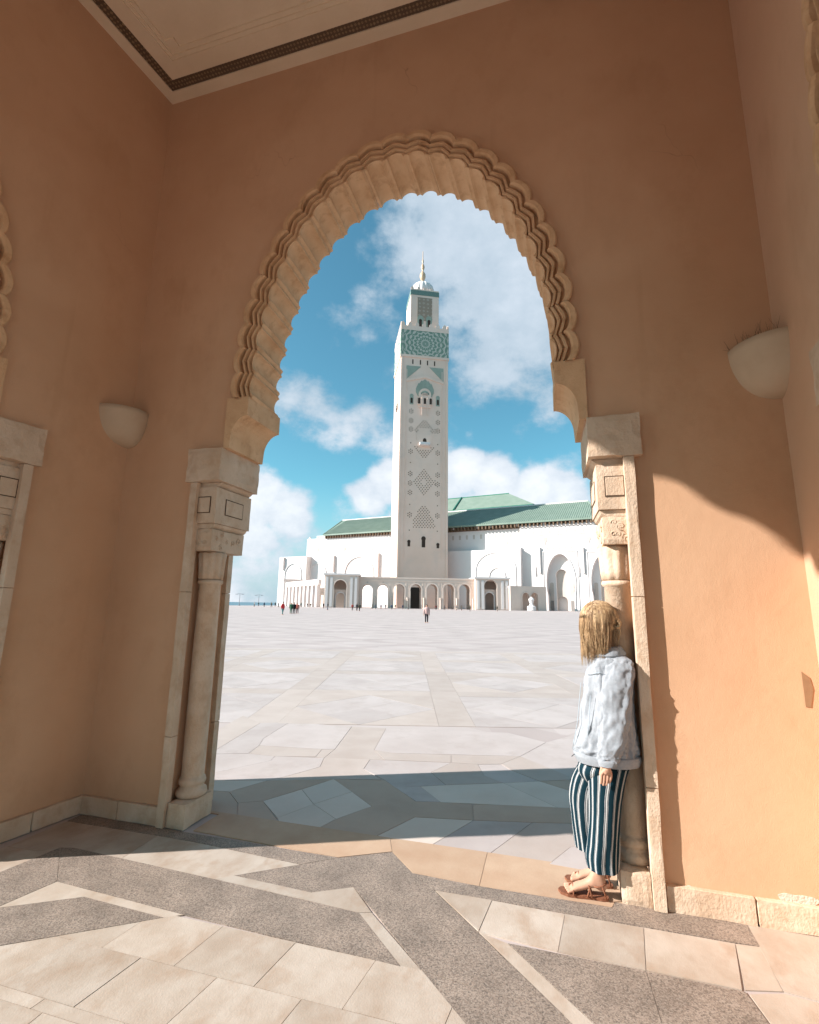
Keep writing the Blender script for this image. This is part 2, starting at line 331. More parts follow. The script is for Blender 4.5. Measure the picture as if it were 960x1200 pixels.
def dense_block(x0, x1, y0, y1, z0, z1, amt=.004, nx=8, ny=8, nz=6, c=.006):
    bm = bmesh.new(); bmesh.ops.create_cube(bm, size=1)
    bmesh.ops.subdivide_edges(bm, edges=bm.edges[:], cuts=5, use_grid_fill=True)
    V = []
    for v in bm.verts:
        x, y, z = v.co
        e = sum(abs(abs(q)-.5) < 1e-4 for q in (x, y, z)); k = c if e >= 2 else 0
        p = Vector((x0+(x+.5)*(x1-x0), y0+(y+.5)*(y1-y0), z0+(z+.5)*(z1-z0)))
        ctr = Vector(((x0+x1)/2, (y0+y1)/2, (z0+z1)/2)); p += (ctr-p).normalized()*k
        p += Vector(mnoise.noise_vector(p*13))*amt+Vector(mnoise.noise_vector(p*45))*amt*.5
        V.append(tuple(p))
    F = [tuple(v.index for v in f.verts) for f in bm.faces]; bm.free(); return V, F
def corbel_poly():
    P = [(1.42, 3.30), (1.215, 3.30), (1.215, 3.135)]
    for i in range(9):
        q = math.pi/2*i/8; P.append((1.36-.14*math.cos(math.pi/2-q)*0-.13*(1-math.sin(q))-.0, 3.135-.16*(1-math.cos(q))*1.0-.02*q))
    P += [(1.365, 2.865), (1.42, 2.865)]
    return P
def flute_col(a, z): return .17*abs(math.sin(5*a))**.7-.10
me_j = {}
for s in (-1, 1):
    d = {}
    d['corbel'] = M_('corbel', mir(prism(corbel_poly(), -.028, .474), s), ARCHM)
    d['abacus_block'] = M_('abacus_block', mir(dense_block(1.405, 1.735, -.062, .50, 2.585, 2.868, .007), s), TRAVJ)
    d['panel_block'] = M_('panel_block', mir(dense_block(1.452, 1.665, -.012, .478, 2.243, 2.545, .0015, c=.004), s), TRAVJ)
    d['carved_block'] = M_('carved_block', mir(dense_block(1.475, 1.662, .005, .44, 2.02, 2.20, .005), s), TRAVJ)
    pf = [(.09, 2.019), (.105, 2.01), (.10, 1.96), (.092, 1.84), (.085, 1.80)]
    cp = lathe([(.062, 1.795), (.092, 1.80), (.096, 1.85), (.102, 1.95), (.108, 2.0), (.095, 2.018)], 48, 1.562, .155, flute_col)
    d['column_capital'] = M_('column_capital', mir(cp, s), TRAVJ, True)
    sh = lathe([(.07, .165), (.108, .17), (.114, .19), (.108, .215), (.09, .225), (.082, .245), (.096, .255), (.100, .275), (.094, .295), (.084, .30), (.083, .32), (.086, .7), (.086, 1.2), (.083, 1.755), (.095, 1.76), (.10, 1.775), (.095, 1.793), (.07, 1.796)], 40, 1.562, .155)
    d['column'] = M_('column', mir(sh, s), TRAVJ, True)
    d['plinth'] = M_('plinth', mir(dense_block(1.460, 1.616, -.03, .285, -.002, .168, .004), s), TRAVJ)
    d['neck_fillet'] = M_('neck_fillet', mir(prism([(1.475, 2.547), (1.66, 2.547), (1.66, 2.584), (1.43, 2.584), (1.448, 2.568)], .012, .46), s), TRAVJ)
    d['cavetto'] = M_('cavetto', mir(prism([(1.50, 2.202), (1.66, 2.202), (1.66, 2.242), (1.462, 2.242), (1.474, 2.222)], .012, .455), s), TRAVJ)
    me_j[s] = d
me_front = {s: [M_('panel_face', mir(v, s), TRAVJ) for v in (cbox(1.506, 1.614, -.0185, -.008, 2.333, 2.456, .002), cbox(1.4455, 1.455, .120, .350, 2.333, 2.456, .002))] for s in (-1, 1)}
def scrolls(x0, x1, z0, z1, y, sd):
    rr = random.Random(sd); L_ = []
    for i in range(7):
        cx, cz = rr.uniform(x0+.02, x1-.02), rr.uniform(z0+.02, z1-.02); a0 = rr.uniform(0, 6.28); sg = rr.choice((-1, 1)); R0 = rr.uniform(.018, .034)
        L_.append(tube([(min(max(cx+R0*(1-t/16)*math.cos(a0+sg*t*.55), x0), x1), y, min(max(cz+R0*(1-t/16)*math.sin(a0+sg*t*.55), z0), z1)) for t in range(14)], .0035, 5))
    return join(*L_)
me_scroll = {s: [M_('arabesque', mir(scrolls(1.49, 1.65, 2.035, 2.185, .004, 5), s), TRAVJ, True), M_('arabesque', mir(([(1.474+(y-.0), x, z) for x, y, z in scrolls(.03, .42, 2.035, 2.185, .0, 8)[0]], scrolls(.03, .42, 2.035, 2.185, .0, 8)[1]), s), TRAVJ, True)] for s in (-1, 1)}
GROOVE = plain('groove_dark', (.09, .055, .032), .95)  # thin raised ring in dark colour, stands for the incised line round a panel
me_groove = {s: [M_('panel_groove', mir(v, s), GROOVE) for v in (box(1.499, 1.621, -.0163, -.008, 2.326, 2.463), box(1.4475, 1.455, .113, .357, 2.326, 2.463))] for s in (-1, 1)}
me_strip = {}
for s in (-1, 1):
    L_ = []
    for (y0, y1) in ((-.05, .015), (T-.015, T+.05)):
        for (z0, z1) in ((0, .62), (.6205, 1.69), (1.6905, 2.583)):
            L_.append(M_('jamb_strip', mir(dense_block(1.618, 1.682, y0, y1, z0, z1, .0022, c=.003), s), TRAVJ))
    me_strip[s] = L_
def make_wall(loc, rz, dl, dr, left_ext=0, right_ext=0):
    w = obj('wall', wall_vf(dl+left_ext, dr+right_ext), STUCCO, pav, loc=loc, rz=rz)
    for me in me_mould: obj('arch_block', me, None, w)
    for s in (-1, 1):
        for k, me in me_j[s].items(): obj(k, me, None, w)
        for me in me_front[s]: obj('panel_face', me, None, w)
        for me in me_groove[s]: obj('panel_groove', me, None, w)
        for me in me_scroll[s]: tag(obj('arabesque', me, None, w), kind='stuff')
        for me in me_strip[s]: obj('jamb_strip', me, None, w)
    for (a, b) in ((-1.68-dl, -1.685), (1.685, 1.68+dr)):     # skirting stones
        nseg = 2 if b-a > .6 else 1
        for i in range(nseg):
            x0 = a+(b-a)*i/nseg+.002; x1 = a+(b-a)*(i+1)/nseg-.002
            obj('skirting_stone', dense_block(x0, x1, -.03, .02, -.001, .128, .003, c=.004), TRAVJ, w)
    return w
dL, dR = UC-1.68-CL, CR-(UC+1.68)
make_wall((UC, 0, 0), 0, dL, dR, T, T)
xl = Vector((CL, 0, 0)); xr = Vector((CR, 0, 0)); SA = math.atan2(.989, .145)
make_wall(xl+DL*LW, SA, LW-1.68, LW-1.68, .1, .1)
make_wall(xr+DL*LW, SA-math.pi, LW-1.68, LW-1.68, .1, .1)
bc = DL*(2*LW)
make_wall((UC+bc.x, bc.y, 0), math.pi, CR-UC-1.68, UC-CL-1.68, T, T)
# thin dark brown plate with a ragged right edge on the wall
p0 = onw(939, 787); p1 = onw(949, 829)
obj('brown_patch', prism([(p0[0], p0[1]), (p0[0]+.035, p0[1]-.03), (p0[0]+.045, p0[1]-.09), (p1[0]+.005, p1[1]), (p0[0], p1[1]+.002)], -.004, .002), mat('patch_brown', (.24, .135, .07), (.27, .155, .08), 20), pav)
CHIP = mat('lime_render', (.55, .45, .36), (.62, .53, .44), 40, 5, .9, .5, 90)
rc = random.Random(21)
for (px, py, wd_, hg_) in ((938, 1056, .11, .035), (812, 1043, .05, .02), (905, 1060, .05, .018)):      # knocked plaster above the skirting
    cu, cz = onw(px, py); P_ = []
    for i in range(14):
        a_ = 2*math.pi*i/14; k_ = rc.uniform(.6, 1.1); P_.append((cu+wd_*k_*math.cos(a_), max(.122, cz+hg_*k_*math.sin(a_))))
    obj('plaster_chip', prism(P_, -.0035, .002), CHIP, pav)
# --- ceiling
def para(mg):
    a = xl+Vector((mg, 0, 0))+DL*mg; b = xr+Vector((-mg, 0, 0))+DL*mg; c = xr+Vector((-mg, 0, 0))+DL*(2*LW-mg); d = xl+Vector((mg, 0, 0))+DL*(2*LW-mg)
    return [(v.x, v.y) for v in (a, b, c, d)]
def frame_(m0, m1, z0, z1):
    A, B = para(m0), para(m1); V = []
    for z in (z0, z1): V += [(x, y, z) for x, y in A]+[(x, y, z) for x, y in B]
    F = []
    for i in range(4):
        j = (i+1) % 4
        F += [(i, j, 4+j, 4+i), (8+i, 12+i, 12+j, 8+j), (i, 8+i, 8+j, j), (4+i, 4+j, 12+j, 12+i)]
    return V, F
ce = obj('ceiling', slabp([(x, y) for x, y in para(-.42)], HR+.21, HR+.45), CREAM, pav)
obj('cornice', rough(frame_(-.02, .105, HR, HR+.2), .0), CREAM, ce)
obj('painted_band', frame_(.105, .20, HR+.012, HR+.2), CEILBAND, ce)
obj('ceiling_border', frame_(.20, .345, HR+.004, HR+.2), CREAM, ce)
obj('ceiling_moulding', frame_(.345, .375, HR+.018, HR+.2), CREAM, ce)
obj('ceiling_moulding', frame_(.375, .41, HR+.032, HR+.2), CREAM, ce)
obj('ceiling_panel', slabp(para(.41), HR+.05, HR+.2), CREAM, ce)
for (cu, cn) in [para(.44)[i] for i in range(4)]:
    obj('corner_boss', box(cu-.05, cu+.05, cn-.05, cn+.05, HR+.03, HR+.06), CREAM, ce)

# ------------------------------------------------------------------ sconces
def sconce(corner, a0, a1, rad0, rad1, zr, dep, label):
    V, F = [], []; na, nb = 20, 12
    for j in range(nb+1):
        q = math.pi/2*j/nb; k_ = 0; z = zr-dep*math.sin(q)
        for i in range(na+1):
            a = a0+(a1-a0)*i/na; rad = rad0+(rad1-rad0)*i/na; r = (max(.003, (rad-.014*(k_ > 0))*math.cos(q)**.8) if j < nb else .004); V.append((corner[0]+r*math.cos(a), corner[1]+r*math.sin(a), z))
    n = na+1
    for j in range(nb):
        for i in range(na): F.append((j*n+i, j*n+i+1, (j+1)*n+i+1, (j+1)*n+i))
    k = len(V)                                     # inner shell: an open bowl
    for j in range(nb+1):
        q = math.pi/2*j/nb; k_ = 1; z = zr-(dep-.02)*math.sin(q)
        for i in range(na+1):
            a = a0+(a1-a0)*i/na; rad = rad0+(rad1-rad0)*i/na; r = (max(.003, (rad-.014*(k_ > 0))*math.cos(q)**.8) if j < nb else .004); V.append((corner[0]+r*math.cos(a), corner[1]+r*math.sin(a), z))
    for j in range(nb):
        for i in range(na): F.append((k+j*n+i, k+(j+1)*n+i, k+(j+1)*n+i+1, k+j*n+i+1))
    for i in range(na): F.append((i, k+i, k+i+1, i+1))
    e = empty('wall_sconce', O+UX*corner[0]+NX*corner[1], PA); e.location.z = 0
    V = [(x-corner[0], y-corner[1], z) for x, y, z in V]
    bowl = obj('bowl', (V, F), SHADE, e, True)
    obj('wall_bracket', lathe([(.02, zr-.14), (.03, zr-.135), (.03, zr-.09), (.02, zr-.085)], 12, .05*math.cos((a0+a1)/2), .05*math.sin((a0+a1)/2)), plain('bracket_metal', (.06, .05, .04)), e)
    return tag(e, label, 'wall light', 'corner wall lights')
adl = math.atan2(DL.y, DL.x)
sconce((CL, 0), -.0, -(-adl), .185, .30, 3.25, .31, 'plaster bowl wall light in the corner beyond the left column')
sconce((CR, 0), -math.pi, adl, .265, .265, 3.24, .34, 'plaster bowl wall light in the corner with dry twigs on top')
def twigs():
    L_ = []
    for i in range(150):
        a = -math.pi+random.random()*1.35; r = .03+random.random()*.22
        x, y = CR+r*math.cos(a), r*math.sin(a); z = 3.20+random.random()*.03; h = .03+random.random()**2*.12
        dx, dy = random.gauss(0, .03), random.gauss(0, .02)
        x1 = min(CR-.005, x+dx); y1 = min(-.005, y+dy)
        L_.append(tube([(x, y, z), ((x+x1)/2+random.gauss(0, .006), min(-.004, (y+y1)/2), z+h*.5), (x1, y1, z+h)], [.0011, .0009, .0004], 3))
    return join(*L_)
o = obj('bird_nest_twigs', twigs(), plain('dry_twig', (.07, .04, .022), .95)); o.location = O; o.rotation_euler = (0, 0, PA)
tag(o, 'tuft of dry brown twigs sticking up from the corner wall light', 'nest')

# ------------------------------------------------------------------ hall floor
def para_ext(mg, zz): return slabp(para(mg), *zz)
fl = obj('hall_floor', slabp([(CL-.1, .335), (CR+.1, .335), (CR+.1+DL.x*4.9, DL.y*4.9), (CL-.1+DL.x*4.9, DL.y*4.9)], -.12, -.008), GROUT)
fl.location = O; fl.rotation_euler = (0, 0, PA); tag(fl, kind='structure')
def shrink(poly, g):
    cx = sum(p[0] for p in poly)/len(poly); cy = sum(p[1] for p in poly)/len(poly)
    n = len(poly); ar = sum(poly[i][0]*poly[(i+1) % n][1]-poly[(i+1) % n][0]*poly[i][1] for i in range(n))/2
    if ar < 0: poly = poly[::-1]
    out = []
    for i in range(n):
        p0, p1, p2 = Vector(poly[i-1]), Vector(poly[i]), Vector(poly[(i+1) % n])
        a = (p1-p0); b = (p2-p1)
        if a.length < 1e-6 or b.length < 1e-6: out.append(tuple(p1)); continue
        a.normalize(); b.normalize(); na = Vector((-a.y, a.x)); nb = Vector((-b.y, b.x)); h = na+nb; k = h.length_squared
        h = h*(2/k) if k > .15 else na
        if h.length > 3: h = h.normalized()*3
        out.append(tuple(p1+h*g))
    return out
def slab(parent, poly, material, g=.0014, lift=0.):
    q = shrink(poly, g); z = random.uniform(-.0012, .0012)+lift
    return obj('slab', slabp(q, -.03, z), material, parent)
for p in ([(.285, -.0), (1.43, -.035), (1.74, .142), (1.665, .325), (-.02, .325), (-.02, .29), (.285, .29)], [(1.74, .142), (1.938, -.068), (2.35, -.088), (2.35, .33), (1.665, .325)], [(2.35, -.088), (3.08, -.075), (3.10, -.02), (3.36, -.02), (3.36, .33), (2.35, .33)]): slab(fl, p, PEACH)
for p in ([(-.70, -.03), (.2, -.035), (.4, -.138), (-.70, -.15)], [(.2, -.035), (1.43, -.035), (1.236, -.185), (.4, -.138)],
          [(1.938, -.068), (2.35, -.088), (3.08, -.075), (3.10, -.02), (3.12, -.205), (2.10, -.205)], [(3.10, -.02), (3.745, -.02), (3.74, -.2), (3.63, -.205), (3.12, -.205)],
          [(1.236, -.185), (1.43, -.035), (1.74, .142), (1.938, -.068), (2.10, -.205), (1.65, -.318), (1.44, -.44), (.92, -.418)], [(1.65, -.318), (2.10, -.205), (2.80, -.91), (2.19, -.84)], [(2.19, -.84), (2.80, -.91), (3.39, -1.5), (2.84, -1.5)],
          [(-.29, -.445), (.84, -.487), (1.766, -.533), (2.095, -.845), (.9, -.82), (-.02, -.78), (-.375, -.47)], [(-.375, -.47), (-.02, -.78), (-.07, -.985), (-.2, -1.5), (-.55, -1.5), (-.44, -.85)],
          [(.267, -.85), (.816, -.87), (.234, -1.27), (-.1, -1.5), (-.09, -1.07)],
          [(2.548, -.54), (3.168, -.545), (3.18, -1.18), (2.848, -.85)], [(3.168, -.545), (3.56, -.55), (3.62, -.9), (3.56, -1.5), (3.5, -1.5), (3.18, -1.18)]): slab(fl, p, GRANITE, .001)
for p in ([(-.62, -.15), (.1, -.14), (.12, -.46), (-.29, -.445), (-.375, -.47), (-.47, -.55), (-.72, -.56), (-.70, -.15)], [(.1, -.14), (.4, -.138), (1.236, -.185), (.92, -.418), (.84, -.487), (.12, -.46)],
          [(-.72, -.56), (-.47, -.55), (-.375, -.47), (-.44, -.85), (-.55, -1.5), (-.86, -1.5)],
          [(.92, -.418), (1.44, -.44), (1.65, -.318), (1.83, -.51), (1.766, -.533), (1.23, -.502), (.84, -.487)], [(1.83, -.51), (2.19, -.84), (2.095, -.845), (1.766, -.533)],
          [(-.02, -.78), (.9, -.82), (.816, -.87), (.267, -.85), (-.09, -1.07), (-.07, -.985)],
          [(2.11, -.21), (2.437, -.207), (2.40, -.495)], [(2.437, -.207), (2.827, -.215), (2.784, -.53), (2.40, -.5)], [(2.827, -.212), (3.215, -.212), (3.168, -.54), (2.784, -.53)], [(3.215, -.212), (3.63, -.212), (3.55, -.545), (3.168, -.54)],
          [(2.40, -.497), (2.548, -.54), (2.848, -.85), (3.5, -1.5), (3.39, -1.5), (2.80, -.91)],
          [(3.63, -.21), (3.74, -.2), (3.72, -.5), (3.56, -.54)], [(3.745, -.02), (4.21, -.02), (4.16, -.56), (3.72, -.5)], [(3.57, -.56), (3.72, -.51), (4.16, -.57), (4.1, -1.0), (3.63, -.93)], [(3.63, -.94), (4.1, -1.0), (4.02, -1.5), (3.57, -1.5)]): slab(fl, p, TRAV)
def clip(poly, a, b, c):               # keep a*x+b*y <= c
    out = []
    for i in range(len(poly)):
        p, q = poly[i], poly[(i+1) % len(poly)]; dp = a*p[0]+b*p[1]-c; dq = a*q[0]+b*q[1]-c
        if dp <= 0: out.append(p)
        if (dp < 0) != (dq < 0) and abs(dp-dq) > 1e-9:
            t = dp/(dp-dq); out.append((p[0]+(q[0]-p[0])*t, p[1]+(q[1]-p[1])*t))
    return out
def area(p): return abs(sum(p[i][0]*p[(i+1) % len(p)][1]-p[(i+1) % len(p)][0]*p[i][1] for i in range(len(p))))/2
row = 0; y = -.835
while y > -1.5:
    x = -.9+(row % 2)*.19
    while x < 3.2:
        w = .41; sh = -.13
        p = [(x, y), (x+w, y), (x+w+sh*.3, y-.305), (x+sh*.3, y-.305)]
        p = clip(p, 0, 1, -.838); p = clip(p, 0, -1, 1.5) if p else p
        p = clip(p, 1, 1.04, 1.32) if p else p        # left of the diagonal granite band
        p = clip(p, -.69, 1, -1.432) if p else p       # right of the granite triangle
        p = [(a, b) for a, b in p]
        if len(p) > 2 and area(p) > .004: slab(fl, p, TRAV)
        x += w
    y -= .305; row += 1
y = -1.502
while y > -4.7:
    x = -1.6
    while x < 4.2:
        p = [(x, y), (x+.6, y), (x+.6, y-.46), (x, y-.46)]
        k = DL.x/DL.y
        p = clip(p, 1, -k, CR-.03); p = clip(p, -1, k, -(CL+.03)) if p else p
        p = clip(p, 0, -1, 4.75) if p else p
        if len(p) > 2 and area(p) > .01: slab(fl, p, GRANITE if (int(x*1.7)+int(y*2.2)) % 4 == 0 else TRAV)
        x += .6
    y -= .46

# ------------------------------------------------------------------ plaza
def plaza_material():
    M = bpy.data.materials.new('plaza_far'); M.use_nodes = True; nt = M.node_tree; N = nt.nodes; L = nt.links; b = N['Principled BSDF']; b.inputs['Roughness'].default_value = .75; b.inputs['Specular IOR Level'].default_value = .25
    tc = N.new('ShaderNodeTexCoord')
    mp = N.new('ShaderNodeMapping'); mp.inputs['Rotation'].default_value = (0, 0, R(45)); L.new(tc.outputs['Object'], mp.inputs[0])
    v = N.new('ShaderNodeTexBrick'); v.inputs['Scale'].default_value = .34; v.inputs['Mortar Size'].default_value = .11; v.inputs['Mortar Smooth'].default_value = 0; v.offset = 0; v.inputs['Brick Width'].default_value = 1; v.inputs['Row Height'].default_value = 1
    v.inputs['Color1'].default_value = (.465, .40, .375, 1); v.inputs['Color2'].default_value = (.45, .385, .36, 1); v.inputs['Mortar'].default_value = (.425, .36, .335, 1); L.new(mp.outputs[0], v.inputs[0])
    w = N.new('ShaderNodeTexBrick'); w.inputs['Scale'].default_value = .16; w.inputs['Mortar Size'].default_value = .07; w.inputs['Mortar Smooth'].default_value = 0; w.offset = .5; w.inputs['Color1'].default_value = (1, 1, 1, 1); w.inputs['Color2'].default_value = (.97, .97, .97, 1); w.inputs['Mortar'].default_value = (.92, .91, .91, 1); L.new(tc.outputs['Object'], w.inputs[0])
    mx = N.new('ShaderNodeMix'); mx.data_type = 'RGBA'; mx.blend_type = 'MULTIPLY'; mx.inputs[0].default_value = 1; L.new(v.outputs[0], mx.inputs[6]); L.new(w.outputs[0], mx.inputs[7])
    n = N.new('ShaderNodeTexNoise'); n.inputs['Scale'].default_value = .5; n.inputs['Detail'].default_value = 9; L.new(tc.outputs['Object'], n.inputs[0])
    mr = N.new('ShaderNodeMapRange'); L.new(n.outputs[0], mr.inputs[0]); mr.inputs[1].default_value = .3; mr.inputs[2].default_value = .7; mr.inputs[3].default_value = .9; mr.inputs[4].default_value = 1.08
    hs = N.new('ShaderNodeHueSaturation'); L.new(mx.outputs[2], hs.inputs['Color']); L.new(mr.outputs[0], hs.inputs['Value']); L.new(hs.outputs[0], b.inputs['Base Color']); return M
PLZ = plaza_material()
def plaza_sheet():
    # the plaza ends at a sea wall on the left far side
    a, b, c = ground(240, 707.5), ground(330, 709), Vector((-260, 420, 0))
    poly = [(-190, -160), (260, -160), (420, 520), (-60, 520), (-66, 300), (-76, 222), (-190, 190)]
    return slabp(poly, -6.0, -.006)
plz = obj('plaza', plaza_sheet(), PLZ); tag(plz, kind='structure')
sea = obj('sea', slabp([(-12000, -3000), (12000, -3000), (12000, 15000), (-12000, 15000)], -8, -5.5), mat('sea_water', (.05, .13, .17), (.06, .16, .20), .02, 4, .35, .3, .4)); tag(sea, kind='structure')
def gp(x, y): p = ground(x, y); return (p.x, p.y)
c3 = lambda *P: [gp(240+x/4, 800+y/4) for x, y in P]
def mixd(P): return [gp(a+x/4, 800+y/4) for a, x, y in P]
A3, A4 = 240, 460
traced = [
 (c3((-40,500),(8,505),(115,512),(155,565),(152,628),(40,612),(-60,600)), MARBLEG), (c3((155,565),(272,555),(348,656),(152,628)), MARBLEG),
 (c3((115,512),(290,460),(605,452),(272,555),(155,565)), MARBLEG), (c3((-60,462),(20,457),(290,460),(115,512),(8,505),(-60,500)), MARBLEL),
 (c3((272,555),(455,500),(510,570),(340,635)), MARBLEL), (c3((455,500),(605,452),(690,512),(510,570)), MARBLEL), (c3((690,512),(783,580),(615,640),(510,570)), MARBLEL), (c3((510,570),(615,640),(525,688),(348,656),(340,635)), MARBLEL),
 (c3((-60,345),(20,335),(205,332),(330,345),(310,365),(20,428),(-60,445)), MARBLE), (c3((310,365),(330,345),(560,352),(540,395),(380,440),(290,460),(20,455),(-60,460),(-60,445),(20,428)), MARBLE),
 (c3((560,352),(775,360),(745,405),(830,455),(605,452),(290,460),(380,440),(540,395)), MARBLEB),
 (mixd([(A3,605,452),(A3,845,457),(A4,110,557),(A3,783,580)]), MARBLEG),
 (mixd([(A3,775,360),(A4,275,375),(A4,180,420),(A4,250,480),(A4,10,490),(A3,845,457),(A3,745,405)]), MARBLE),
 (mixd([(A4,275,375),(A4,400,383),(A4,430,435),(A4,520,470),(A4,250,480),(A4,180,420)]), MARBLEB),
 (mixd([(A4,400,383),(A4,510,382),(A4,555,410),(A4,690,462),(A4,520,470),(A4,430,435)]), MARBLE),
 (mixd([(A4,10,490),(A4,130,486),(A4,225,560),(A4,110,557)]), MARBLE), (mixd([(A4,130,486),(A4,250,480),(A4,520,470),(A4,775,585),(A4,485,572),(A4,225,560)]), MARBLEL),
 (mixd([(A4,520,470),(A4,690,462),(A4,835,508),(A4,1000,560),(A4,1000,592),(A4,775,585)]), MARBLEL), (mixd([(A4,690,462),(A4,835,455),(A4,1000,450),(A4,1000,560),(A4,835,508)]), MARBLEG),
 (mixd([(A3,783,580),(A4,110,557),(A4,225,560),(A4,375,572),(A4,380,645),(A4,105,630),(A4,-80,722),(A3,525,688),(A3,615,640)]), MARBLEG),
 (mixd([(A4,375,572),(A4,485,572),(A4,775,585),(A4,1000,592),(A4,1000,680),(A4,870,660),(A4,655,655),(A4,380,645)]), MARBLEG),
 (mixd([(A4,105,630),(A4,380,645),(A4,168,770),(A4,-80,722)]), MARBLEL), (mixd([(A4,380,645),(A4,655,655),(A4,455,802),(A4,168,770)]), MARBLE),
 (mixd([(A4,655,655),(A4,870,660),(A4,1000,680),(A4,1010,760),(A4,835,770),(A4,735,850),(A4,455,802)]), MARBLEB), (mixd([(A4,835,770),(A4,1010,760),(A4,1090,830),(A4,1060,910),(A4,900,880),(A4,735,850)]), MARBLE),
 (mixd([(A3,850,214),(A4,540,235),(A4,720,280),(A4,600,345),(A4,0,330),(A3,795,315)]), MARBLE),
 (mixd([(A3,795,315),(A4,0,330),(A4,275,338),(A4,275,375),(A3,840,362)]), MARBLEB), (mixd([(A4,275,338),(A4,600,345),(A4,510,382),(A4,400,383),(A4,275,375)]), MARBLEB),
 (c3((690,205),(850,214),(795,315),(840,362),(775,360),(560,352),(610,312)), MARBLEB),
 (c3((255,295),(550,312),(520,348),(330,345),(205,332)), MARBLEB), (c3((550,312),(610,312),(560,352),(520,348)), MARBLEB),
 (c3((400,185),(690,205),(610,312),(550,312),(255,295),(275,262)), MARBLE), (c3((260,190),(400,185),(275,262),(255,295),(205,332),(20,335)), MARBLE), (c3((-60,300),(25,240),(180,155),(260,190),(20,335),(-60,345)), MARBLEB),
 (mixd([(A4,720,280),(A4,850,245),(A4,1000,235),(A4,1000,440),(A4,830,440),(A4,600,345)]), MARBLE), (mixd([(A4,510,382),(A4,600,345),(A4,830,440),(A4,1000,440),(A4,1000,450),(A4,835,455),(A4,690,462),(A4,555,410)]), MARBLEB),
]
for p, mt in traced: slab(plz, p, mt, .0022)
# farther paving: a lattice of diamonds between straight bands
def lattice():
    m_, bw = 2.7, .5
    for j in range(0, 4):
        y0 = 7.05+j*m_
        for i in range(-4, 5):
            x0 = -1.75+i*m_
            if abs(x0+m_/2) > (y0+m_)*.62+2.2: continue
            h = m_-bw; a, b, c, d = (x0, y0+h/2), (x0+h/2, y0), (x0+h, y0+h/2), (x0+h/2, y0+h); o_ = (x0+h/2, y0+h/2)
            mid = lambda p, q: ((p[0]+q[0])/2, (p[1]+q[1])/2)
            for p, q, r in ((a, b, d), (b, c, a), (c, d, b), (d, a, c)): slab(plz, [p, mid(p, q), o_, mid(p, r)], MARBLE, .002)
            for p, q, k in ((a, b, (x0, y0)), (b, c, (x0+h, y0)), (c, d, (x0+h, y0+h)), (d, a, (x0, y0+h))): slab(plz, [p, q, k], MARBLE if (i*2+j) % 3 else MARBLEB, .002)
            slab(plz, [(x0, y0+h), (x0+h, y0+h), (x0+h, y0+m_), (x0, y0+m_)], MARBLEB, .002)
            slab(plz, [(x0+h, y0), (x0+m_, y0), (x0+m_, y0+m_), (x0+h, y0+m_)], MARBLEB, .002)
lattice()

# ------------------------------------------------------------------ mosque
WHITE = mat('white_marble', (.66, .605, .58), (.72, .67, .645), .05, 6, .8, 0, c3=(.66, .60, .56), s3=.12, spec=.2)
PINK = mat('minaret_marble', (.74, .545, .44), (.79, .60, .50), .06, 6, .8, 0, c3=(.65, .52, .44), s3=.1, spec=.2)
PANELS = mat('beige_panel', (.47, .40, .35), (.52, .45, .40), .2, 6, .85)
GREENR = mat('green_roof_tile', (.17, .225, .175), (.21, .265, .21), .25, 7, .55, 0, (.3, 3, 1), spec=.4)
GREEND = mat('green_ridge_tile', (.03, .15, .10), (.04, .19, .13), .3, 4, .5)
WOOD = plain('bracket_wood', (.16, .10, .06), .8)
GREENT = mat('pale_green_tile', (.27, .31, .25), (.32, .36, .295), .3, 4, .6)
BRASS = plain('gilded_copper', (.62, .42, .27), .35)
def zellige():
    M = bpy.data.materials.new('zellige_band'); M.use_nodes = True; nt = M.node_tree; N = nt.nodes; L = nt.links; b = N['Principled BSDF']; b.inputs['Roughness'].default_value = .5
    tc = N.new('ShaderNodeTexCoord'); sp = N.new('ShaderNodeSeparateXYZ'); L.new(tc.outputs['Object'], sp.inputs[0])
    def mt(op, a, b_=None, c_=None):
        n = N.new('ShaderNodeMath'); n.operation = op
        for i, v in enumerate((a, b_, c_)):
            if v is None: continue
            if isinstance(v, (int, float)): n.inputs[i].default_value = v
            else: L.new(v, n.inputs[i])
        return n.outputs[0]
    P = 11.6
    def rosette(ox, oz, per):
        x = mt('SUBTRACT', mt('PINGPONG', mt('ADD', mt('ADD', sp.outputs[0], sp.outputs[1]), ox+500*per), per/2), 0); z = mt('ADD', sp.outputs[2], oz)
        r = mt('SQRT', mt('ADD', mt('MULTIPLY', x, x), mt('MULTIPLY', z, z))); a = mt('ARCTAN2', z, x)
        k = mt('MULTIPLY', mt('SINE', mt('MULTIPLY', r, 4.6)), mt('COSINE', mt('ADD', mt('MULTIPLY', a, 16), mt('MULTIPLY', mt('FLOOR', mt('MULTIPLY', r, .73)), 3.14))))
        return mt('ADD', k, mt('MULTIPLY', mt('COSINE', mt('MULTIPLY', r, 3.1)), .6))
    f = rosette(0, -ZB, P*2)
    r = N.new('ShaderNodeValToRGB'); e = r.color_ramp.elements; e[0].position = .42; e[0].color = (.115, .205, .155, 1); e[1].position = .58; e[1].color = (.50, .47, .39, 1)
    q = e.new(.3); q.color = (.17, .25, .185, 1)
    L.new(mt('ADD', mt('MULTIPLY', f, .32), .5), r.inputs[0]); L.new(r.outputs[0], b.inputs['Base Color']); return M

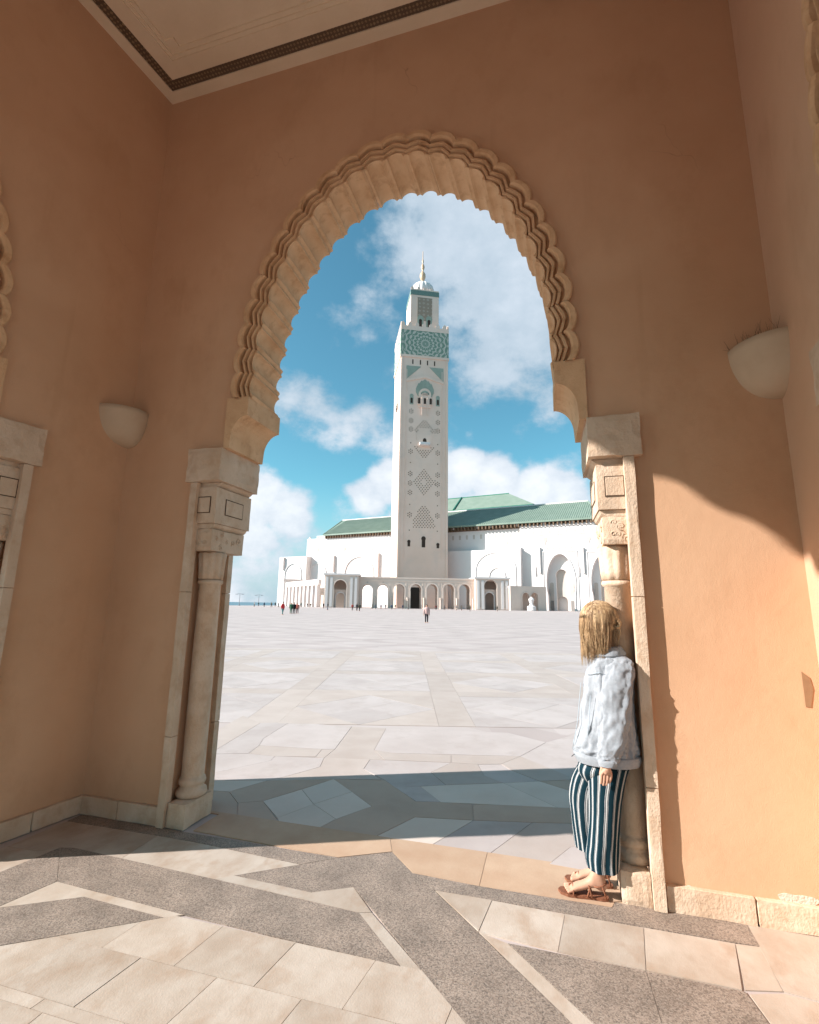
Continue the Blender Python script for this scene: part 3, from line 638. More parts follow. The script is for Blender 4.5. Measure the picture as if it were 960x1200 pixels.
class Frame:
    def __init__(s, px, Y, ang):
        d = ray(px, 712); s.o = Vector((d.x/d.y*Y, Y, 0)); s.a = ang; s.x = Vector((math.cos(ang), math.sin(ang), 0)); s.y = Vector((-math.sin(ang), math.cos(ang), 0))
    def at(s, px, py, y=0.):
        d = ray(px, py); t = (s.o+s.y*y-CAM).dot(s.y)/d.dot(s.y); p = CAM+d*t; return (p-s.o).dot(s.x), p.z
    def X(s, px, py=690, y=0.): return s.at(px, py, y)[0]
    def Z(s, px, py, y=0.): return s.at(px, py, y)[1]
def archp(cx, w, zs, rise=None, horse=1.0, k=14, z0=0.):
    r = w/2*horse; rise = rise or r*1.08; dz = math.sqrt(max(0, r*r-(w/2)**2)); P = [(cx-w/2, z0), (cx-w/2, zs)]
    q0 = math.asin(min(1, dz/r)) if horse > 1 else 0
    for i in range(k+1):
        q = math.pi+q0-(math.pi+2*q0)*i/k; P.append((cx+r*math.cos(q), zs+dz+rise*math.sin(q)))
    return P+[(cx+w/2, zs), (cx+w/2, z0)]
def comb(x0, x1, ztop, ops, y0, y1, zt1=None):
    P = [(x0, 0), (x0, ztop), (x1, zt1 if zt1 is not None else ztop), (x1, 0)]
    for op in sorted(ops, key=lambda o: -o[0][0]): P += op[::-1]
    return prism(P, y0, y1)
def frame_ring(pin, grow, y0, y1):      # archivolt band round an arch outline (open at the foot)
    cx = sum(p[0] for p in pin)/len(pin); n = len(pin); zc = pin[1][1]
    out = []
    for x, z in pin:
        if z <= zc+1e-6: out.append((x+(grow if x > cx else -grow), z))
        else:
            d = math.hypot(x-cx, z-zc); out.append((x+(x-cx)/d*grow, z+(z-zc)/d*grow))
    return prism(pin+out[::-1], y0, y1)
def merlons(x0, x1, y0, y1, z, w, h, gap):
    L_ = []; x = x0
    while x+w <= x1+.01:
        L_.append(prism([(x, z), (x+w, z), (x+w, z+h*.5), (x+w*.5, z+h), (x, z+h*.5)], y0, y1)); x += w+gap
    return join(*L_)

# --- prayer hall
FF = Frame(707, 205, R(-28))
mq = tag(empty('mosque', FF.o, FF.a), 'long white marble prayer hall with green tiled roofs behind the minaret', 'mosque')
zt = (FF.Z(640, 614)+FF.Z(560, 619.5))/2
xL = FF.X(357, 690); xR = FF.X(790, 690)
def big_arch(px): 
    cx = FF.X(px, 690); w = FF.X(px+16.5, 690)-FF.X(px-16.5, 690); return cx, w
ops = []; arches = []
for px in (657.5, 710, 768):
    cx, w = big_arch(px); zs = FF.Z(px, 690); zt_ = FF.Z(px, 652)
    A_ = archp(cx, w*.92, zs, zt_-zs-w*.12, 1.10, 22); ops.append(A_); arches.append((px, cx, w, A_))
obj('wall', comb(FF.X(611), xR, zt, ops, 0, 2.6), WHITE, mq)
for px, cx, w, A_ in arches:
    obj('arch_band', frame_ring(A_, .55, -.35, .3), WHITE, mq)
    inner = archp(cx, FF.X(px+6.6)-FF.X(px-6.6), FF.Z(px, 676), None, 1.05, 16)
    obj('arch_recess', comb(cx-w*.62, cx+w*.62, FF.Z(px, 648), [inner], 2.601, 4.0), WHITE, mq)
    door = archp(cx, FF.X(px+5.6)-FF.X(px-5.6), FF.Z(px, 705), None, 1.0, 14)
    obj('tall_panel', comb(cx-w*.5, cx+w*.5, FF.Z(px, 655), [door], 4.01, 5.2), PANELS, mq)
    dd = obj('door', box(cx-w*.3, cx+w*.3, 6.2, 6.6, 0, FF.Z(px, 694)), plain('door_bronze', (.12, .10, .085), .6), mq)
    for sx in (-1, 1):
        x_ = cx+sx*w*.36; obj('side_panel', prism(archp(x_, w*.13, FF.Z(px, 684), w*.05), 2.3, 2.62), PANELS, mq)
        obj('side_door', box(x_-w*.055, x_+w*.055, 2.2, 2.32, 0, FF.Z(px, 704)), plain('grey_door', (.22, .2, .185), .6), mq)
obj('wall', prism([(FF.X(480), 0), (FF.X(480), zt), (FF.X(611)-.01, zt), (FF.X(611)-.01, 0)], 1.2, 3.4), WHITE, mq)
xa, xb = FF.X(505, 690, -3), FF.X(611, 690, -3)
lw = obj('lower_wall', box(xa, xb, -3, 1.15, 0, FF.Z(580, 644, -3)), WHITE, mq)
ar = archp(FF.X(581, 690, -3), FF.X(604, 690, -3)-FF.X(558, 690, -3), FF.Z(581, 668, -3), FF.Z(581, 648, -3)-FF.Z(581, 668, -3), 1, 24)
obj('blind_arch', frame_ring(ar, .45, -3.3, -2.9), WHITE, lw)
ar2 = archp(FF.X(583, 690, -3), FF.X(592, 690, -3)-FF.X(574, 690, -3), FF.Z(581, 676, -3), None, 1, 16)
obj('blind_arch', frame_ring(ar2, .4, -3.35, -2.9), WHITE, lw)
for px in (611.5, 634, 685.5, 741):
    x_ = FF.X(px); obj('pilaster', box(x_-.35, x_+.35, -1.0, .02, FF.Z(px, 672), FF.Z(px, 641.5)), WHITE, mq)
    if px > 615: obj('pilaster_foot', prism([(x_-2.4, FF.Z(px, 675)), (x_-1.9, FF.Z(px, 675)), (x_-1.9, FF.Z(px, 664)), (x_-2.4, FF.Z(px, 666))], -.5, .02), WHITE, mq)
for px in (593, 639, 690, 735):
    x_, z_ = FF.at(px, 635-.03*(px-593)); y_ = 1.2 if px < 611 else 0
    obj('rosette', prism([(x_-.9, z_+.3), (x_-.55, z_+1.5), (x_+.55, z_+1.5), (x_+.9, z_+.3), (x_+.2, z_-1), (x_, z_-2.2), (x_-.2, z_-1)], y_-.12, y_+.02), PANELS, mq)
mk = obj('merlons', merlons(FF.X(530), xR, 0.0, .8, zt, 1.1, 1.5, 5.2), WHITE, mq); tag(mk, kind='stuff')
for px, cx, w, A_ in arches:            # square frames round the great arches
    zf = FF.Z(px, 646.5); hw_ = w*.60
    for b_ in (box(cx-hw_, cx+hw_, -.28, .05, zf, zf+.45), box(cx-hw_-.4, cx-hw_, -.28, .05, .5, zf+.45), box(cx+hw_, cx+hw_+.4, -.28, .05, .5, zf+.45)): obj('arch_frame', b_, WHITE, mq)
    for q in range(5): obj('roundel', lathe([(.05, -.15), (.5, -.12), (.55, .02)], 10), PANELS, mq).matrix_local = Matrix.Translation((cx+(q-2)*w*.22, -.05, zf+1.7)) @ Matrix.Rotation(R(90), 4, 'X')
obj('string_course', box(FF.X(612), xR, -.4, .05, zt-1.1, zt-.5), WHITE, mq); obj('string_course', box(FF.X(612), xR, -.25, .05, FF.Z(640, 627), FF.Z(640, 627)+.35), WHITE, mq)
for k in range(26):
    x_ = FF.X(530)+k*(xR-FF.X(530))/26; y_ = 1.2 if x_ < FF.X(611) else 0
    obj('small_window', prism(archp(x_, 1.0, zt-3.6, None, 1.1, 8, zt-5.0), y_-.05, y_+.02), PANELS, mq)
# left wing, stepped
zl = FF.Z(400, 629.5); zl2 = FF.Z(340, 652.5, -4)
obj('wall', box(xL, FF.X(480)-.01, 0, 2.6, 0, zl), WHITE, mq)
x5, x6 = FF.X(325.5, 690, -4), FF.X(357.5, 690, -4)
lb = obj('stepped_wall', box(x5, x6, -4, 14, 0, zl2), WHITE, mq)
mk = obj('merlons', merlons(xL+1, FF.X(450), 0.1, .9, zl, 1.1, 1.3, 4.6), WHITE, mq); tag(mk, kind='stuff')
xw0, xw1 = FF.X(390), FF.X(446)
for (px, half, ztop_px, zs_px, y_, par) in ((420, 16.5, 653, 672, 0, mq), (371.5, 9.5, 660.5, 674, 0, mq), (342.5, 9.5, 661, 674, -4, lb)):
    c_ = FF.X(px, 690, y_); w_ = FF.X(px+half, 690, y_)-FF.X(px-half, 690, y_); a_ = archp(c_, w_, FF.Z(px, zs_px, y_), FF.Z(px, ztop_px, y_)-FF.Z(px, zs_px, y_), 1.0, 20)
    obj('blind_arch', frame_ring(a_, .4, y_-.45, y_+.05), WHITE, par)
for px, t_, b_, y_, par in ((331, 653.5, 668, -4, lb), (359, 653, 668, -1.0, mq), (390, 651, 670, 0, mq), (442.5, 648, 680, 0, mq)):
    x_ = FF.X(px, 690, y_); obj('pilaster', box(x_-.55, x_+.55, y_-1.3, y_+.02, FF.Z(px, b_, y_), FF.Z(px, t_, y_)), WHITE, par)
for px in (373, 404, 436):
    x_, z_ = FF.at(px, 644); obj('rosette', prism([(x_-.9, z_+.3), (x_-.55, z_+1.5), (x_+.55, z_+1.5), (x_+.9, z_+.3), (x_+.2, z_-1), (x_, z_-2.2), (x_-.2, z_-1)], -.12, .02), PANELS, mq)
obj('hall_block', box(xL+.4, xR-.4, 5.5, 58, 0, zl-.6), WHITE, mq)
obj('upper_wall', box(xL+4, FF.X(706)-.5, 3.5, 56, zl-.7, FF.Z(440, 623.5, 1)+.3), WHITE, mq)
# roofs
def ev(px, py, y): x_, z_ = FF.at(px, py, y); return (x_, y, z_)
e0 = ev(379, 625.5, -1.5); e1 = ev(706.5, 606.5, -1.5); ze = (e0[2]+e1[2])/2
r0 = ev(401.5, 609.5, 20); r1 = ev(689, 588, 20); zr = (r0[2]+r1[2])/2
V = [(e0[0], -1.5, ze), (e1[0], -1.5, ze), (r1[0], 20, zr), (r0[0], 20, zr), (r1[0], 40, zr), (r0[0], 40, zr), (e1[0], 60, ze), (e0[0], 60, ze)]
V += [(x, y, z-.7) for x, y, z in V[:2]]+[(e1[0], 60, ze-.7), (e0[0], 60, ze-.7)]
rf = obj('roof', (V, [(0, 1, 2, 3), (1, 6, 4, 2), (0, 3, 5, 7), (6, 7, 5, 4), (3, 2, 4, 5), (0, 8, 9, 1), (1, 9, 10, 6), (7, 6, 10, 11), (0, 7, 11, 8), (8, 11, 10, 9)]), GREENR, mq)
obj('ridge', tube([V[3], V[2]], .45, 6), WHITE, rf)
for a_, b_ in ((V[1], V[2]), (V[0], V[3])): obj('hip', tube([a_, b_], .35, 6), GREENR, rf)
def roof_tiles():                       # standing rows of tiles running down the slope
    L_ = []; x = e0[0]+1.0
    while x < e1[0]-.5:
        f = 1.
        a_ = Vector((x, -1.5, ze)); 
        if x < r0[0]: f = (x-e0[0])/(r0[0]-e0[0])
        if x > r1[0]: f = (e1[0]-x)/(e1[0]-r1[0])
        b_ = Vector((x, -1.5+21.5*f, ze+(zr-ze)*f)); up = Vector((0, -(zr-ze), 21.5)).normalized()*.16; s_ = Vector((.16, 0, 0)); k = len(L_)
        L_.append(([tuple(a_-s_), tuple(a_+s_), tuple(a_+up), tuple(b_-s_), tuple(b_+s_), tuple(b_+up)], [(0, 1, 2), (0, 2, 5, 3), (1, 4, 5, 2), (3, 5, 4)])); x += .95
    return join(*L_)
t_ = obj('tile_rows', roof_tiles(), GREENR, rf); tag(t_, kind='stuff')
def brackets():
    L_ = []; x = e0[0]+1
    while x < e1[0]-1:
        L_.append(prism([(0, 0), (0, 0), (0, 0)], 0, 0) if False else box(x, x+.55, -1.2, 2.2, ze-2.3, ze-.72)); x += 1.75
    L_.append(box(e0[0]+1, e1[0]-1, .6, 3, ze-2.6, ze-.75)); return join(*L_)
t_ = obj('eave_brackets', brackets(), WOOD, rf); tag(t_, kind='stuff')
# upper roof
u0 = ev(526, 597.5, 42); u1 = ev(626, 591.5, 42); a0 = ev(541, 583, 60); a1 = ev(596.5, 579, 60); zu = (u0[2]+u1[2])/2; za = (a0[2]+a1[2])/2
xl0 = u0[0]-40
V = [(xl0, 42, zu), (u1[0], 42, zu), (a1[0], 60, za), (xl0+14, 60, za), (u1[0], 80, zu), (xl0, 80, zu)]
ur = obj('upper_roof', (V, [(0, 1, 2, 3), (1, 4, 2), (4, 5, 3, 2), (5, 0, 3), (0, 5, 4, 1)]), GREENR, mq)
obj('eave_line', box(xl0, u1[0], 41.7, 42.6, zu-1.4, zu-.02), GREEND, ur)
obj('drum_wall', box(xl0+3, u1[0]-3, 44, 78, zt, zu-.05), WHITE, ur)
obj('hip', tube([(u0[0]+3, 42, zu+.3), (a0[0], 60, za+.2)], .55, 6), GREEND, ur)
obj('ridge', tube([V[3], V[2]], .4, 6), GREEND, ur)

# --- arcade gallery in front
AF = Frame(490, 200, R(3.5))
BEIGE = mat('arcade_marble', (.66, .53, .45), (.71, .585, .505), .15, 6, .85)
ag = tag(empty('arcade_gallery', AF.o, AF.a), 'low marble arcade with porches in front of the mosque', 'arcade')
za_ = AF.Z(490, 678.5)
ops = []; pa = []
for px in (430.5, 449, 468, 487.5, 506.5, 526, 544.5):
    c_ = AF.X(px); w_ = AF.X(px+6.2)-AF.X(px-6.2); A_ = archp(c_, w_, AF.Z(px, 693.5), None, 1.04, 14); ops.append(A_); pa.append((c_, w_, A_))
gw = obj('arcade_wall', comb(AF.X(418.5), AF.X(561), za_, ops, 0, 1.6), BEIGE, ag)
for c_, w_, A_ in pa:
    obj('arch_band', frame_ring(A_, .55, -.2, .1), BEIGE, gw)
for i in range(len(pa)+1):
    x_ = (pa[i-1][0]+pa[i][0])/2 if 0 < i < len(pa) else (pa[0][0]-3.4 if i == 0 else pa[-1][0]+3.4)
    obj('pier_column', lathe([(.42, 0), (.42, .4), (.3, .5), (.28, 3.6), (.4, 4.0), (.45, 4.4)], 10, x_, -.3), BEIGE, gw)
obj('parapet', box(AF.X(418.5), AF.X(561), -.25, 2.0, za_-.001, za_+.5), BEIGE, ag)
obj('string_course', box(AF.X(419), AF.X(560.5), -.18, .02, za_-1.1, za_-.8), BEIGE, ag)
for c_, w_, A_ in pa:
    for sx in (-1, 1): obj('arch_frame', box(c_+sx*w_*.66-.12, c_+sx*w_*.66+.12, -.12, .02, 4.6, za_-1.12), BEIGE, gw)
    obj('roundel', lathe([(.05, -.1), (.35, -.08), (.4, .02)], 8), PANELS, gw).matrix_local = Matrix.Translation((c_+w_*.66*0, -.03, za_-1.75)) @ Matrix.Rotation(R(90), 4, 'X')
obj('gallery_roof', box(AF.X(418.5)+.3, AF.X(561)-.3, 1.61, 7, za_-1.2, za_-.3), BEIGE, ag)
obj('rear_wall', comb(AF.X(418.5)+.4, AF.X(561)-.4, za_-1.25, [archp(c_, w_, A_[1][1], None, 1.04, 10) for c_, w_, A_ in pa], 7.01, 8), BEIGE, ag)
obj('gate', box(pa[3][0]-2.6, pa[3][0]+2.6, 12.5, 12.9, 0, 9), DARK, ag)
def porch(pxa, pxb, pxarch, ytop, dep, lit_side):
    x0, x1 = AF.X(pxa, 690, -3), AF.X(pxb, 690, -3); zt_ = AF.Z((pxa+pxb)/2, ytop, -3); c_ = AF.X(pxarch, 690, -3)
    A_ = archp(c_, AF.X(pxarch+7)-AF.X(pxarch-7), AF.Z(pxarch, 690, -3), None, 1.05, 16)
    pw = obj('porch', comb(x0, x1, zt_, [A_], -3, -1.5), BEIGE, ag)
    obj('arch_band', frame_ring(A_, .5, -3.25, -2.9), BEIGE, pw)
    inner = archp(c_, AF.X(pxarch+5)-AF.X(pxarch-5), AF.Z(pxarch, 702, -3), None, 1.05, 14)
    obj('inner_wall', comb(x0+.5, x1-.5, AF.Z(pxarch, 691), [inner], -.6, .2), BEIGE, pw)
    obj('inner_arch_band', frame_ring(inner, .45, -.85, -.5), WHITE, pw)
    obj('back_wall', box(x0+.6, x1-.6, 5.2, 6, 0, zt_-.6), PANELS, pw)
    side = archp(0, 4.2, AF.Z(pxarch, 692, -3), None, 1.0, 10)
    for xx in (x0, x1):
        P = [(-1.49, 0), (-1.49, zt_), (dep, zt_), (dep, 0)]+[(x+dep/2-.6, z) for x, z in side][::-1]
        vf = prism(P, -.6, .6); vf = ([(xx+(.61 if xx == x0 else -.61)+y, x, z) for x, y, z in vf[0]], vf[1])
        obj('side_wall', vf, BEIGE, pw)
    obj('porch_roof', box(x0+.3, x1-.3, -1.4, dep-.1, zt_-.8, zt_-.1), BEIGE, pw)
    obj('porch_cornice', box(x0-.5, x1+.5, -3.5, dep+.3, zt_+.001, zt_+.7), WHITE, pw)
    for px in (pxa+3.0, pxa+8.2, pxb-8.2, pxb-3.0):
        if abs(px-pxarch) < 8: continue
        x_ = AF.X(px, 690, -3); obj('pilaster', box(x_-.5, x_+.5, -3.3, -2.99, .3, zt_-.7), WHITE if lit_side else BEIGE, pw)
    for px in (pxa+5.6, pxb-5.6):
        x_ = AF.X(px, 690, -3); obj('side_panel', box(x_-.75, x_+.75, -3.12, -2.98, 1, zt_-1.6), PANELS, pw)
porch(380, 420, 398.7, 674, 9, True)
porch(557.5, 597, 575, 678.5, 9, True)
# returning left gallery: a lit colonnade that runs back
LG = Frame(371.5, 208, R(-59))
lgx = -46.
lg = obj('side_gallery', box(lgx, 0, 0, 1.5, LG.Z(371.5, 685.5), LG.Z(371.5, 679)), WHITE, ag); lg.parent = None
lgE = tag(empty('side_colonnade', LG.o, LG.a), 'sunlit white colonnade running back from the left porch', 'colonnade'); lg.parent = lgE
for i in range(9):
    x_ = -2-i*5.3; obj('pier', cbox(x_-.95, x_+.95, -.1, 1.6, 0, LG.Z(371.5, 685.5)-.002, .1), WHITE, lgE)
obj('back_wall', box(lgx, 0, 7, 7.6, 0, LG.Z(371.5, 681)), BEIGE, lgE)
obj('end_block', box(lgx-6, lgx-.01, -1, 9, 0, LG.Z(371.5, 676)), WHITE, lgE)
obj('end_cornice', box(lgx-6.4, lgx+.4, -1.4, 9.4, LG.Z(371.5, 676)+.001, LG.Z(371.5, 676)+.7), WHITE, lgE)
# right return, partly in shade
RG = Frame(604, 198, R(20))
rgE = tag(empty('right_gallery', RG.o, RG.a), 'short beige gallery wing with two small arches beside the right porch', 'gallery')
zg = RG.Z(615, 687)
o1 = [archp(RG.X(p), 3.4, RG.Z(p, 700), None, 1, 12) for p in (616, 626)]
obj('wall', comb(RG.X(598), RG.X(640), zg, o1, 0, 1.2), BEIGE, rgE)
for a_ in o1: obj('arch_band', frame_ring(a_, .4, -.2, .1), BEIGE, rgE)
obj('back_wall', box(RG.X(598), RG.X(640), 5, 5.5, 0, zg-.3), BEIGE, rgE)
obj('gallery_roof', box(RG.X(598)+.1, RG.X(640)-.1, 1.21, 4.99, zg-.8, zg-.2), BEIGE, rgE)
ft = tag(empty('fountain', RG.o+RG.x*RG.X(622.5, 690, -6)-RG.y*6, RG.a), 'white marble fountain pavilion beside the gallery wing', 'fountain')
obj('basin', lathe([(1.6, 0), (1.7, .2), (1.7, 1.6), (1.5, 1.8), (1.0, 1.9), (.6, 2.6), (.9, 3.6), (1.2, 4.4), (.7, 4.9), (.15, 5.4)], 14), WHITE, ft)

# --- minaret
MF = Frame(494.6, 226, R(9.0))
mn = tag(empty('minaret', MF.o, MF.a), 'tall square marble minaret with green tile band and ribbed dome', 'minaret')
x0, x1 = MF.X(464.6, 678), MF.X(524.9, 678); hw = (x1-x0)/2; xc = (x0+x1)/2; Wd = x1-x0
zp = MF.Z(497, 388); ZB = (MF.Z(498, 388)+MF.Z(498, 418.5))/2
x1b = MF.X(526.8, 400)
ZEL = zellige()
sh_ = obj('shaft', box(x0, x1, 0, Wd, 0, zp), PINK, mn)
z1_, z2_ = MF.Z(498, 417.5), MF.Z(498, 388.5)
obj('tile_band', box(x0-.25, x1+.25, -.25, Wd+.25, z1_, z2_), ZEL, sh_)
obj('band_cornice', box(x0-.45, x1+.45, -.45, Wd+.45, z1_-1.2, z1_-.02), PINK, sh_)
obj('parapet', box(x0-.3, x1+.3, -.3, Wd+.3, z2_+.01, MF.Z(498, 383.5)), PINK, sh_)
zp2 = MF.Z(498, 383.5)
L_ = [merlons(x0-.2, x1+.2, -.3, .5, zp2-.01, 1.9, 2.4, 1.7)]
vf = merlons(-.2, Wd+.2, -.3, .5, zp2-.01, 1.9, 2.4, 1.7)
L_.append(([(x0+.0+y, x, z) for x, y, z in vf[0]], vf[1])); L_.append(([(x1-.2+y, x, z) for x, y, z in vf[0]], vf[1]))
tag(obj('merlons', join(*L_), PINK, sh_), kind='stuff')
def onx(px): return MF.X(px, 560)
DK = mat('window_dark', (.045, .03, .022), (.06, .04, .03), 3)
def xf(f): return xc+f*hw            # -1..1 across the face
for sgn in (-1, 1):
    obj('corner_pilaster', box(xf(sgn*.985)-.9 if sgn > 0 else xf(-.985), xf(.985) if sgn > 0 else xf(-.985)+.9, -.35, .02, 0, z1_-1.3), PINK, sh_)
    obj('corner_pilaster', box(xf(sgn*.74)-.15, xf(sgn*.74)+.15, -.22, .02, MF.Z(495, 655), MF.Z(495, 434)), PINK, sh_)
for f in (-.93, -.5, -.18, .12, .42): obj('slit_window', box(xf(f)-.3, xf(f)+.3, -.06, .03, MF.Z(498, 427.8), MF.Z(498, 422.5)), DK, sh_)
zA, zB, zC = MF.Z(498, 430.2), MF.Z(498, 446), MF.Z(498, 433)
obj('green_spandrel', prism([(xf(-.76), zA), (xf(-.15), zA), (xf(-.76), zB)], -.15, .02), GREENT, sh_); obj('green_spandrel', prism([(xf(.8), zA), (xf(.2), zA), (xf(.8), zB)], -.15, .02), GREENT, sh_)
for P in ([(xf(-.76), zB), (xf(-.76), zB-1.3), (xf(.02), zC-4.6), (xf(.02), zC-3.2)], [(xf(.8), zB), (xf(.8), zB-1.3), (xf(.02), zC-4.6), (xf(.02), zC-3.2)]): obj('gable_moulding', prism(P, -.4, .02), PINK, sh_)
cxp = xf(0.02)
sc = [(0, 444.5), (3, 447), (4.2, 446.5), (7, 450), (8, 449.5), (9.5, 453), (11, 456), (11, 460), (9, 464), (7, 466)]
px2m = (x1-x0)/58.5
P = [(cxp+dx*px2m, MF.Z(498, y)) for dx, y in sc]; P += [(2*cxp-x, z) for x, z in P[::-1]][:-1]
P = [(x, z) for x, z in P]
obj('lambrequin_arch', prism(P, -.18, .02), GREENT, sh_)
rb = archp(cxp, 15*px2m, MF.Z(498, 463), 8.2*px2m, 1.0, 16, MF.Z(498, 478))
obj('arch_field', prism(rb, -.5, .02), PINK, sh_); rb2 = archp(cxp, 10*px2m, MF.Z(498, 463), 5.2*px2m, 1.0, 14, MF.Z(498, 460.5)); obj('arch_field', prism(rb2, -.56, -.3), GREENT, sh_)
rb3 = archp(cxp, 7*px2m, MF.Z(498, 463.8), 3.4*px2m, 1.0, 14, MF.Z(498, 461.5)); obj('arch_field', prism(rb3, -.62, -.3), PINK, sh_)
for dx in (-7.0, 0, 7.0):
    c_ = cxp+dx*px2m; w = obj('window', prism(archp(c_, 2.7*px2m, MF.Z(498, 469), None, 1.1, 8, MF.Z(498, 474.2)), -.66, -.4), DK, sh_)
    obj('sill', box(c_-1.9*px2m, c_+1.9*px2m, -.9, -.4, MF.Z(498, 475), MF.Z(498, 474.3)), PINK, w)
for dx in (-3.4, 3.4): obj('mullion', box(cxp+dx*px2m-.2, cxp+dx*px2m+.2, -.75, -.4, MF.Z(498, 487), MF.Z(498, 466)), PINK, sh_)
for dx in (-16, 16):
    c_ = cxp+dx*px2m; ar_ = archp(c_, 4.4*px2m, MF.Z(498, 466), None, 1.1, 8, MF.Z(498, 475)); obj('window_surround', prism(ar_, -.12, .02), GREENT, sh_)
    obj('window', prism(archp(c_, 2.5*px2m, MF.Z(498, 468.5), None, 1.0, 8, MF.Z(498, 473.5)), -.2, .02), DK, sh_)
# sebka lattice: little dark openings in lozenge clusters
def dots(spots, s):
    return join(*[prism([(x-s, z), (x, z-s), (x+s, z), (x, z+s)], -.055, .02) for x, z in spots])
def cluster(cx, ypx, rows, cols, dx, dy, shape):
    out = []
    for r_ in range(rows):
        for c_ in range(cols):
            fx = (c_-(cols-1)/2+(.5 if r_ % 2 else 0)); fz = (r_-(rows-1)/2)
            if shape(fx/(cols/2), fz/(rows/2)): out.append((cx+fx*dx*px2m, MF.Z(498, ypx)-fz*dy*px2m))
    return out
spots = []
dia = lambda a, b: abs(a)+abs(b) <= 1.04
spots += cluster(cxp, 565, 17, 8, 3.3, 2.15, lambda a, b: abs(a)*.9+abs(b) <= 1.02 and (abs(a)+abs(b) > .16))
spots += cluster(cxp, 606, 13, 8, 3.3, 2.0, lambda a, b: abs(a) < .5*(1+b)+.25 and abs(a) <= 1)
spots += cluster(cxp, 500, 8, 8, 3.2, 2.0, lambda a, b: abs(a) < .6*(1+b)+.2 and not (b > .35 and abs(a) < .6))
spots += cluster(cxp, 530, 7, 8, 3.2, 2.0, lambda a, b: abs(a) < 1-.6*(b+1)+.25 and not (b < -.4 and abs(a) < .6))
for sx in (-16.2, 16.2):
    for yy in (483, 494, 504, 530, 556, 567, 578, 604): spots += [(cxp+(sx+a)*px2m, MF.Z(498, yy)+b*px2m) for a, b in ((0, 2.6), (0, -2.6), (-1.9, 1.2), (1.9, 1.2), (-1.9, -1.2), (1.9, -1.2), (0, 0))]
    for yy in (520, 543, 592, 622): spots += [(cxp+sx*px2m, MF.Z(498, yy))]
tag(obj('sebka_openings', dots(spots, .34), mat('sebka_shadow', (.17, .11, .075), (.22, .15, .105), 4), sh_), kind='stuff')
bn = obj('balcony_niche', prism(archp(cxp, 17*px2m, MF.Z(498, 516), 10*px2m, 1.08, 16, MF.Z(498, 524)), -.25, .02), PINK, sh_)
obj('niche_opening', prism(archp(cxp+.3*px2m, 4.4*px2m, MF.Z(498, 516.5), 3*px2m, 1, 8, MF.Z(498, 519)), -.3, -.2), DK, bn)
obj('balcony', box(cxp-6*px2m, cxp+6*px2m, -2.2, -.2, MF.Z(498, 522.5), MF.Z(498, 519.6)), WHITE, bn)
for dx, w_, yt, yb in ((-16.5, 4.0, 632.5, 641), (.3, 5.6, 629, 641.5), (17, 4.0, 635, 642)):
    c_ = cxp+dx*px2m; zs_ = MF.Z(498, yt+4); kk = obj('keyhole_window', prism(archp(c_, w_*.72*px2m, zs_, w_*.5*px2m, 1.28, 12, MF.Z(498, yb)), -.1, .02), DK, sh_)
# left face gets the same lattice
def to_left(vf): return ([(x0-.0+y, xc-x+0+hw, z) for x, y, z in vf[0]], vf[1])
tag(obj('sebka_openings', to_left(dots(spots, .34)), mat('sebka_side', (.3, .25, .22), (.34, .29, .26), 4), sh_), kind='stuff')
obj('green_spandrel', to_left(prism([(xf(-.76), zA), (xf(-.15), zA), (xf(-.76), zB)], -.15, .02)), GREENT, sh_); obj('green_spandrel', to_left(prism([(xf(.8), zA), (xf(.2), zA), (xf(.8), zB)], -.15, .02)), GREENT, sh_)
obj('lambrequin_arch', to_left(prism(P, -.18, .02)), GREENT, sh_)
for dx in (-7.0, 0, 7.0): obj('window', to_left(prism(archp(cxp+dx*px2m, 2.7*px2m, MF.Z(498, 469), None, 1.1, 8, MF.Z(498, 474.2)), -.2, .02)), DK, sh_)
# lantern
ly = Wd*.22; lx0, lx1 = MF.X(481.5, 360, ly), MF.X(514.3, 360, ly); lw_ = lx1-lx0; lxc = (lx0+lx1)/2; zl1 = MF.Z(497, 339.5, ly)
lt = obj('lantern', box(lx0, lx1, ly, ly+lw_, zp-1, zl1), PINK, mn)
lp2 = lw_/33.
LZ = lambda y: MF.Z(497, y, ly)
obj('tile_band', box(lx0-.15, lx1+.15, ly-.15, ly+lw_+.15, LZ(346.5), LZ(341)), mosaic_band('lantern_tiles', (.12, .19, .16), (.3, .33, .28), (.2, .28, .23), 1.5), lt)
tag(obj('merlons', merlons(lx0, lx1, ly, ly+.6, zl1-.01, 1.5, 1.6, 1.9), PINK, lt), kind='stuff')
obj('lattice_panel', box(lxc-8.6*lp2, lxc+8.6*lp2, ly-.1, ly+.02, LZ(376), LZ(349)), mosaic_band('lantern_lattice', (.30, .22, .16), (.46, .38, .31), (.55, .47, .40), .45), lt)
for dx in (-5, 5):
    wd = obj('window_surround', prism(archp(lxc+dx*lp2, 7*lp2, LZ(375.5), None, 1.1, 10, LZ(383)), -.0, .1), GREENT, lt); wd.location = (0, ly-.22, 0)
    wd2 = obj('window', prism(archp(lxc+dx*lp2, 3.2*lp2, LZ(377), None, 1.1, 10, LZ(384)), -.0, .1), DK, lt); wd2.location = (0, ly-.27, 0)
cy_ = ly+lw_/2; rd = lw_*.385; zd = zl1+lw_*.17
prof = [(rd*1.0, zl1-.5), (rd*1.0, zd+rd*.1), (rd*1.03, zd+rd*.3), (rd*.98, zd+rd*.5), (rd*.86, zd+rd*.72), (rd*.68, zd+rd*.9), (rd*.45, zd+rd*1.03), (rd*.2, zd+rd*1.1), (.3, zd+rd*1.13)]
dm = obj('ribbed_dome', lathe(prof, 96, lxc, cy_, lambda a, z: .07*abs(math.sin(8*a))), WHITE, mn, True)
